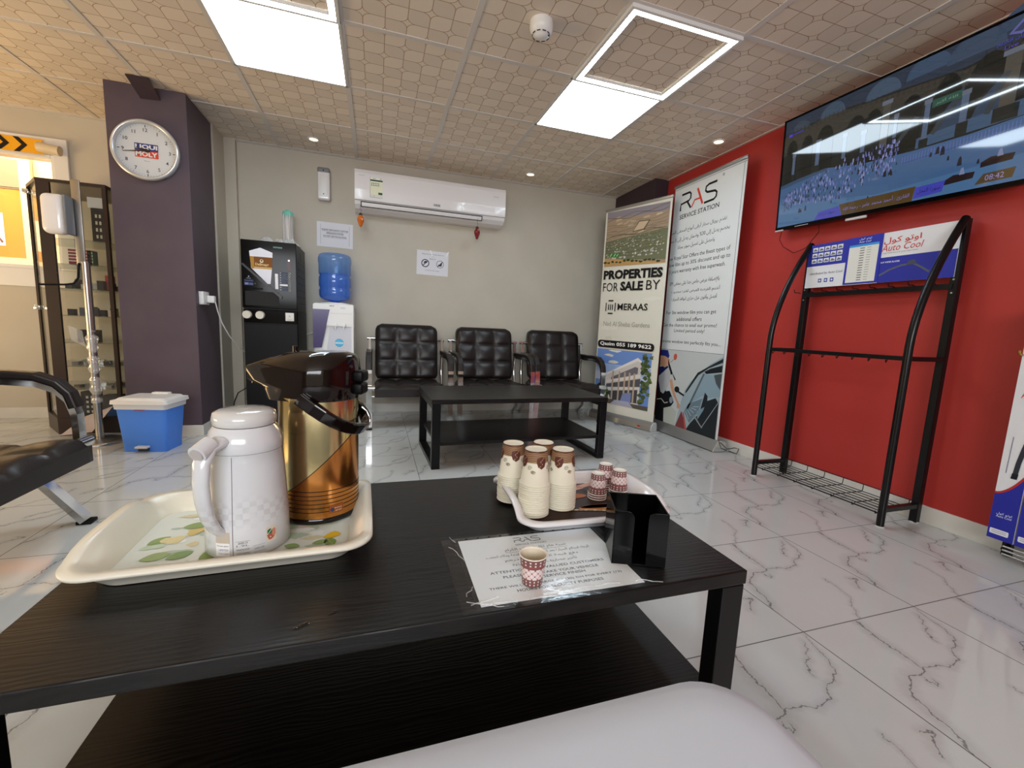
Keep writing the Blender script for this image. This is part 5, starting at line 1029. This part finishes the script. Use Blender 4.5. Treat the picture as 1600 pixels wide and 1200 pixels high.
p.poly([(.0, .60), (.06, .60), (.13, .575), (.12, .53), (.07, .50), (.0, .52)], '#d3a184', 4); p.poly([(.10, .585), (.18, .46), (.16, .445), (.115, .52)], '#1b1c20', 5); p.poly([(.165, .47), (.18, .459), (.225, .415), (.215, .405)], '#1b1c20', 5); p.line([(.14, .55), (.185, .585)], .006, '#8a8c90', 5); p.poly(blob(.195, .60, .02, .028, 10, .2), '#cf5f4c', 6)
p.poly([(.118, .507), (.15, .47), (.145, .36), (.115, .318), (.08, .272), (.04, .285), (.0, .38), (.0, .42)], '#b7babf', 5)
p.poly([(.149, .40), (.179, .413), (.215, .33), (.25, .27), (.312, .205), (.295, .18), (.27, .18), (.265, .225), (.215, .275), (.17, .34)], '#cf9c7c', 4)
p.poly([(.0, .32), (.08, .29), (.16, .31), (.21, .25), (.224, .219), (.194, .182), (.103, .15), (.114, .018), (.0, .005)], '#121318', 4.5); p.line([(.0, .21), (.06, .225), (.11, .195), (.15, .21)], .008, '#c9c4ba', 6); p.ell(.19, .235, .022, .028, '#8f9aa2', 6)
p.poly([(.11, .02), (.10, .15), (.2, .18), (.27, .15), (.26, .01)], '#b9bfb6', 2.5)
p.poly([(x1, .645), (.588, .575), (.485, .495), (.40, .42), (.345, .345), (.335, .314), (.30, .2), (.27, .05), (.289, .0), (x1, .0)], '#9fb0b8', 3)
p.poly([(x1, .63), (.59, .565), (.47, .50), (.36, .345), (.35, .32), (.37, .33), (.48, .48), (.58, .545), (x1, .60)], '#23272b', 4); p.poly([(x1, .58), (.60, .545), (.54, .515), (.56, .50), (x1, .53)], '#1c1f24', 5)
p.poly([(.53, .50), (.55, .50), (.43, .25), (.40, .20), (.385, .2)], '#5d6b72', 5); p.poly([(.55, .495), (.70, .50), (x1, .46), (x1, .35), (.60, .32), (.54, .33), (.43, .25)], '#8aa2b0', 4.2); p.poly([(.64, .5), (x1, .52), (x1, .40), (.67, .44)], '#4a5458', 5)
p.poly([(.40, .24), (.55, .31), (.52, .20), (.43, .09), (.36, .17)], '#6f838e', 5); [p.line([(.38+.02*k, .18+.012*k), (.42+.025*k, .12+.03*k)], .004, '#c3d0d6', 6) for k in range(5)]
p.poly([(.57, .36), (.60, .335), (.60, .30), (.68, .335), (x1, .30), (x1, 0), (.38, 0), (.44, .09), (.53, .19)], '#23282c', 5.5); p.poly([(.50, .20), (.58, .25), (.57, .22), (.52, .14)], '#7d98a8', 6.5); p.line([(x1, .31), (.57, .09)], .006, '#9ca3a8', 6.5); p.poly([(.48, .17), (.56, .10), (.58, .09), (.57, .08), (.47, .155)], '#8d9296', 7)
p.poly([(.27, .03), (.33, .17), (.38, .08), (.40, .02), (.30, .0)], '#7d3a3c', 6); p.poly([(.345, .165), (.36, .16), (.41, .03), (.39, .02)], '#b0574c', 7); p.ell(.25, .335, .03, .026, '#1e2226', 5); p.poly([(.26, .33), (.345, .305), (.34, .29), (.27, .31)], '#1e2226', 5)
mb.build('car_print', t)
nest(t, 'banner_sheet', ('lettering', 'car_print')); nest(t, 'base', ('end_cap', 'cord_loop'))
# ================================================================== BLACK RACK
t = thing('display_rack', 'tall black metal display rack with blue sign, before the red wall', 'rack'); xb, xf, ya, yb = 3.872, 3.632, .225, -.49; rt = .016
for y in (ya, yb):
    MB().tube([(xb, y, 0.004), (xb, y, 1.425)], rt, M['blackm'], rect=(.032, .032)).build('post', t, bevel=.004)
    fr = [(xf, y, .004), (xf, y, .45), (xf, y, .85)]+[(xf+.235*(i/14)**1.75, y, .85+.58*i/14) for i in range(1, 15)]
    MB().tube(fr, rt, M['blackm'], 12, rads=None).build('curved_post', t)
    MB().tube([(xf, y, .085), (xb, y, .085)], .012, M['blackm'], rect=(.026, .02)).build('side_bar', t); MB().tube([(xf, y, .795), (xb, y, .795)], .012, M['blackm'], rect=(.026, .02)).build('side_bar', t)
    for x, z in ((3.72, .085), (3.77, .085), (3.72, .795), (3.77, .795)): MB().cyl((x, y-.012, z), (x, y+.012, z), .005, M['alu'], 8).build('bolt', t)
    for z in (1.10, 1.16): MB().cyl((xb-.018, y, z), (xb+.018, y, z), .004, M['alu'], 8).build('bolt', t)
    for x in (xf, xb): MB().cyl((x, y, 0), (x, y, .006), .018, C('#c8c4bc'), 14).build('foot_cap', t)
MB().tube([(xb-.01, ya, 1.13), (xb-.01, yb, 1.13)], .01, M['blackm'], rect=(.02, .024)).build('hook_bar', t)
for k in range(10):
    y = ya+.03-.085*k
    if y > yb-.02: MB().tube([(xb-.012, y, 1.142), (xb-.03, y, 1.146), (xb-.055, y, 1.143), (xb-.062, y, 1.152), (xb-.062, y, 1.162)], .0025, M['blackm'], 6).build('hook', t)
MB().tube([(xf, ya, .795), (xf, yb, .795)], .01, M['blackm'], rect=(.018, .02)).build('middle_bar', t)
for k in range(9): MB().tube([(xf-.002, ya-.04-.075*k, .785), (xf-.012, ya-.04-.075*k, .772), (xf-.025, ya-.045-.075*k, .776), (xf-.03, ya-.05-.075*k, .788)], .0022, M['blackm'], 5).build('small_hook', t)
mb = MB()
for k in range(6): x = xf+.02+k*.04; mb.tube([(x, ya, .068), (x, yb, .068)], .0022, M['blackm'], 6)
mb.tube([(xf, ya, .062), (xf, yb, .062)], .0035, M['blackm'], 6); mb.tube([(xb-.01, ya, .105), (xb-.01, yb, .105)], .0025, M['blackm'], 6)
for k in range(7): y = ya-.06-k*.105; mb.tube([(xf-.006, y, .07), (xf-.004, y, .056), (xf+.008, y, .056), (xf+.016, y, .066), (xb-.02, y, .066), (xb-.012, y, .075), (xb-.01, y, .105)], .0022, M['blackm'], 6)
mb.build('wire_shelf', t)
mb = MB(); mb.box(xb-.02, xb-.016, yb-.0, ya, 1.17, 1.42, C('#e3e5ea')); mb.build('sign_board', t)
mb = MB(); p = Pic(mb, (xb-.0205, ya, 1.17), (0, -1, 0), (0, 0, 1)); bl = '#2f35a0'; p.rect(.0, .125, .226, .25, bl, 1); p.rect(.40, 0, .715, .126, bl, 1)
for i in range(5):
    for j in range(3): p.rect(.026+.036*i, .142+.033*j, .056+.036*i, .166+.033*j, '#dfe3ea', 2); p.poly([(.028+.036*i, .146+.033*j), (.054+.036*i, .146+.033*j), (.05+.036*i, .155+.033*j), (.036+.036*i, .16+.033*j)], '#6c7280', 3)
p.text('distributed by Auto Cool', .12, .08, '#4a4e66', 2, w=.19, h=.017, shear=.2)
for i in range(3): p.rect(.08+.035*i, .028, .10+.035*i, .05, '#33499a', 2); p.ell(.09+.035*i, .039, .006, .006, '#dfe3ea', 3, 8)
p.text('اوتو كول', .487, .206, '#c63a36', 2, w=.16, h=.035, ar=True, bold=.01); p.text('Auto Cool', .49, .172, '#c63a36', 2, w=.18, h=.032, shear=.25); p.text('High Performance & quality wiper blades', .485, .146, '#70758a', 2, w=.15, h=.007); p.text('SUV WIPER BLADES', .447, .101, '#dfe3ff', 2, w=.085, h=.008, bold=.02)
p.line([(.405, .036), (.45, .062), (.5, .078), (.55, .082), (.585, .06), (.62, .034)], .009, '#5d6270', 3); p.poly([(.52, .075), (.53, .098), (.555, .10), (.565, .078)], '#4a4e5c', 4); mb.build('sign_print', t)
nest(t, 'sign_board', ('sign_print',)); nest(t, 'hook_bar', ('hook',)); nest(t, 'middle_bar', ('small_hook',))
tc = thing('price_card', 'blue edged card taped over the rack sign', 'card', (xb-.0225, ya, 1.17), -math.pi/2)
mb = MB(); mb.box(.226, .402, 0, .0008, .003, .252, C('#2c34a8')); mb.build('backing', tc); mb = MB(); p = Pic(mb, (0, -.0003, 0), (1, 0, 0), (0, 0, 1)); p.rect(.238, .012, .386, .207, '#e3e4de', 1); p.rect(.238, .20, .386, .212, '#3c9ae0', 2)
for k in range(14): p.rect(.295, .022+.0128*k, .318, .026+.0128*k, '#55584f', 2); p.rect(.33, .023+.0128*k, .35, .0255+.0128*k, '#8a8d84', 2); p.rect(.245, .0295+.0128*k, .38, .030+.0128*k, '#c9cac2', 2)
p.text('اوتو كول', .315, .238, '#e6e9ff', 2, w=.06, h=.012, ar=True); p.text('Auto Cool', .315, .224, '#e6e9ff', 2, w=.06, h=.01, shear=.2); mb.build('print', tc)
# ================================================================== SECOND STAND
t = thing('wiper_stand', 'stand of white and blue wiper panels at the red wall', 'display stand'); xs = 3.8
MB().tube([(3.875, -.815, .004), (3.875, -.815, 1.2)], .013, M['blackm'], rect=(.026, .026)).build('post', t); MB().tube([(3.875, -1.35, .004), (3.875, -1.35, 1.2)], .013, M['blackm'], rect=(.026, .026)).build('post', t)
for k in range(3): MB().tube([(3.80, -.83, .03+.016*k), (3.80, -1.4, .03+.016*k)], .004, M['alu'], 6).build('base_wire', t)
MB().tube([(3.875, -.815, .05), (3.80, -.83, .05)], .006, M['blackm'], 8).build('base_arm', t); MB().tube([(3.875, -.815, 1.1), (3.875, -1.35, 1.1)], .01, M['blackm'], 8).build('cross_bar', t)
mb = MB(); mb.tube([(3.86, -.79, 1.02), (3.82, -.782, .86), (3.80, -.777, .835), (3.785, -.775, .84), (3.782, -.774, .855)], .004, M['brass'], 8); mb.build('hook', t)
for k in range(5):
    y0_ = -.777-.083*k; pm = MB(); pm.box(xs, xs+.025, y0_-.078, y0_, .08, 1.02, C('#e2e3e6')); pn = pm.build('panel', t); mb = MB(); p = Pic(mb, (xs-.0005, y0_, .08), (0, -1, 0), (0, 0, 1))
    cv_ = [(i/10*.078, .188+.09*(i/10)**1.8) for i in range(11)]; p.poly([(0, 0), (.078, 0)]+cv_[::-1], '#2a2f9a', 1); p.line([(a, b+.004) for a, b in cv_], .008, '#b8322c', 2)
    p.text('اوتو كول', .039, .109, '#e6e9ff', 2, w=.045, h=.011, ar=True); p.text('Auto Cool', .039, .098, '#e6e9ff', 2, w=.045, h=.009); p.rr(.006, .02, .062, .042, .004, '#e0e2ea', 2); p.rect(.012, .034, .055, .036, '#8a8d98', 3); p.rect(.012, .027, .055, .029, '#8a8d98', 3)
    p.text('اوتو', .045, .64, '#c63a36', 2, w=.04, h=.03, ar=True); p.text('Auto', .045, .60, '#c63a36', 2, w=.05, h=.025)
    p.line([(.046, .275), (.05, .33), (.058, .39), (.068, .43)], .015, '#33363e', 3); p.poly([(.036, .262), (.054, .262), (.056, .285), (.038, .285)], '#1d1f26', 4); p.poly([(.052, .40), (.078, .41), (.078, .45), (.06, .445)], '#2a2d35', 4); p.line([(.02, .28), (.022, .43)], .002, '#6a6e90', 2); mb.build('panel_print', pn)
# ================================================================== TELEVISION
O = Vector((3.84, .467, 1.549)); U = Vector((-.04, -1.09, -.04)).normalized(); V = Vector((-.05, 0, .64)); V = (V-U*V.dot(U)).normalized(); N = U.cross(V)
t = thing('television', 'large flat television on the red wall showing a mosque courtyard', 'television'); WT, HT = 1.185, .652
XF = Matrix(((U.x, V.x, N.x, O.x), (U.y, V.y, N.y, O.y), (U.z, V.z, N.z, O.z), (0, 0, 0, 1)))
mb = MB(XF); mb.rbox(0, WT, 0, HT, -.03, -.0005, .004, M['black']); mb.box(.2, WT-.2, .06, HT-.15, -.06, -.028, M['black']); mb.build('housing', t)
mb = MB(XF); B_ = .011; mb.box(0, WT, 0, .02, -.004, .003, M['blackg']); mb.box(0, WT, HT-B_, HT, -.004, .003, M['blackg']); mb.box(0, B_, 0, HT, -.004, .003, M['blackg']); mb.box(WT-B_, WT, 0, HT, -.004, .003, M['blackg']); mb.build('bezel', t, bevel=.001)
MB(XF).box(.0, .06, -.004, .004, .001, .005, M['lgrey']).build('corner_sticker', t); MB(XF).box(.14, .23, .006, .011, .0031, .0034, C('#8a8d92')).build('maker_strip', t); MB(XF).rbox(.45, .56, -.016, -.002, -.012, -.002, .003, M['lgrey']).build('sensor_bar', t)
mb = MB(XF); mb.box(.5, .62, .2, .4, -.075, -.055, M['dgrey']); mb.build('wall_mount', t)
mb = MB(); p = Pic(mb, O, U, V, .00015, CE_); x0, x1, y0, y1 = B_, WT-B_, .02, HT-B_; rn = random.Random(31)
p.rect(x0, y0, x1, y1, '#1c2222', .2)
p.poly([(x0, .56), (.3, .585), (.67, .55), (.9, .53), (x1, .56), (x1, y1), (x0, y1)], '#2c3a4c', .5)
for cx, cy, r, c in ((.12, .565, .05, '#3b4a58'), (.31, .57, .065, '#43566a'), (.57, .56, .075, '#465a70'), (.76, .575, .08, '#3f5570'), (.93, .565, .09, '#3d5068'), (1.08, .6, .08, '#3a4d68')): p.ell(cx, cy, r*1.1, r, c, 1, 24, 0, 180)
p.poly([(x0, .44), (x0, .555), (.3, .575), (.5, .555), (.7, .54), (.9, .52), (x1, .55), (x1, .46), (.9, .455), (.5, .48)], '#3f3d36', 2)
for k in range(46): x = x0+.025*k; yb_ = .555+.018*math.sin(x*5)-.03*min(1, x)+(.03 if x > .95 else 0); p.poly([(x, yb_-.01), (x+.007, yb_+.022), (x+.014, yb_-.01)], '#33322d', 3)
for cx, cy, rx_, ry_ in ((.07, .46, .035, .06), (.17, .455, .035, .06), (.28, .45, .05, .08), (.45, .44, .05, .075), (.54, .44, .04, .07), (.71, .43, .045, .075), (.85, .44, .05, .09), (.985, .45, .065, .10)): p.ell(cx, cy, rx_, ry_, '#141a16', 3, 20, 0, 180); p.rect(cx-rx_, .26, cx+rx_, cy, '#151b18', 3)
for cx in (.985, .85): p.poly([(cx-.055, .26), (cx+.06, .26), (cx+.06, .46), (cx-.02, .36)], '#33475f', 3.5)
p.poly([(.75, .255), (x1, .265), (x1, .33), (.75, .30)], '#46607e', 3.6)
for cx, yb_, yt, w_ in ((.09, .30, .43, .018), (.245, .31, .46, .024), (.40, .30, .44, .02), (.50, .30, .42, .022), (.60, .30, .52, .035), (.65, .32, .44, .016), (.78, .27, .45, .022), (.92, .29, .43, .026), (1.06, .30, .52, .05)): p.rect(cx-w_/2, yb_, cx+w_/2, yt, '#5a6c86' if w_ < .03 else '#55524a', 5); p.rect(cx-w_*.8, yb_-.035, cx+w_*.8, yb_+.02, '#1f2626', 5.5); p.rect(cx-w_*.7, yt-.012, cx+w_*.7, yt+.008, '#6d7686', 5.6)
for a, b in (((.66, .30), (.74, .40)), ((.81, .30), (.90, .42)), ((1.0, .31), (1.05, .45))): p.line([a, b], .02, '#3b4247', 5.2)
p.poly([(.797, .413), (.906, .413), (.904, .446), (.797, .446)], '#2c5a4c', 6); p.text('الله أكبر', .85, .429, '#9ab0a0', 7, w=.08, h=.016, ar=True)
p.poly([(x0, y0), (x1, y0), (x1, .265), (.95, .25), (.75, .25), (.5, .262), (.31, .296), (.15, .285), (x0, .265)], '#4a6c98', 6.5); p.poly([(x0, y0), (x1, y0), (x1, .12), (.6, .09), (x0, .16)], '#527aa6', 6.6); p.poly([(x0, .27), (.15, .287), (.31, .298), (.31, .285), (x0, .25)], '#3c5676', 6.7)
for k in range(40): x = .70+k*.0118; p.rect(x, .2+.03*(x-.7), x+.003, .235+.03*(x-.7), '#6b78c0', 7)
p.line([(.70, .205), (x1, .222)], .003, '#40508a', 7)
for k in range(520):
    u = rn.random(); x = .04+.64*u; lo = .10+.05*u+.02*math.sin(u*9); hi = .20+.115*min(1, u*1.6); y = lo+(hi-lo)*rn.random(); h_ = .014+.008*rn.random(); w_ = h_*.36
    c = rn.choice(['#8088c8', '#737cc0', '#9096d0', '#646fb4', '#a0a4d8', '#20242c', '#525a80', '#2c3040'])
    p.poly([(x-w_/2, y), (x+w_/2, y), (x+w_*.35, y+h_*.75), (x, y+h_), (x-w_*.35, y+h_*.75)], c, 8+(.32-y)*10)
for x, y, s_ in ((.63, .165, .035), (.655, .17, .03), (.40, .155, .022), (.47, .13, .02), (.30, .12, .018), (.2, .09, .03), (.16, .085, .028), (.17, .085, .026), (.36, .1, .016), (.56, .075, .018), (.585, .07, .016), (.82, .2, .022), (.845, .205, .034), (.865, .195, .04), (.89, .165, .02), (.935, .13, .04), (1.0, .12, .02)): p.poly([(x-s_*.22, y), (x+s_*.22, y), (x+s_*.15, y+s_*.7), (x, y+s_), (x-s_*.15, y+s_*.7)], rn.choice(['#15171c', '#1d2028', '#262a36']), 12)
for x, y in ((1.06, .10), (.94, .06)): p.poly([(x-.05, y), (x+.05, y+.005), (x+.055, y+.03), (x-.02, y+.035), (x-.05, y+.02)], '#2c2022', 12.5); p.poly([(x+.0, y+.03), (x+.02, y+.03), (x+.012, y+.06), (x+.004, y+.055)], '#8a92b8', 12.6)
p.poly([(.43, .02), (.768, .02), (.778, .084), (.408, .080)], '#5a4420', 13.5); p.text('القارئ : أحمد محمد عامر - رحمه الله', .595, .051, '#8f86d8', 14, w=.32, h=.028, ar=True)
p.poly([(.772, .028), (.885, .036), (.893, .082), (.778, .078)], '#4c4cc0', 13.5); p.text('سورة النحل', .832, .056, '#191d4a', 14, w=.09, h=.024, ar=True)
p.poly([(.265, .02), (.43, .02), (.406, .074), (.29, .062)], '#4c4cc0', 13.4); p.text('رواية حفص عن عاصم', .345, .046, '#191d4a', 14, w=.10, h=.018, ar=True)
p.poly([(1.0, .034), (1.118, .036), (1.125, .074), (1.025, .072)], '#5a4a30', 13.5); p.text('08:42', 1.062, .054, '#a49ad8', 14, w=.06, h=.022)
p.rect(.04, .545, .065, .56, '#5a4cd0', 13.5); p.rect(.07, .55, .14, .558, '#4a3ca0', 13.5); p.text('القرآن الكريم', 1.05, .562, '#5c50d8', 13.5, w=.1, h=.02, ar=True); p.text('Live', 1.045, .54, '#5c50d8', 13.5, w=.04, h=.013); p.poly([(1.03, .585), (1.07, .57), (1.11, .6), (1.07, .625)], '#6a6cb0', 13.4); p.poly([(1.045, .588), (1.07, .58), (1.095, .6), (1.07, .612)], '#3a4468', 13.5)
mb.build('screen', t)
o = MB().tube([(3.86, .44, 1.545), (3.872, .46, 1.50), (3.876, .43, 1.45), (3.878, .35, 1.40), (3.878, .27, 1.42), (3.876, .20, 1.50), (3.87, .20, 1.54)], .002, M['black'], 6).build('television_cable'); tag(o, 'thin black cable looping below the television corner', 'cable')
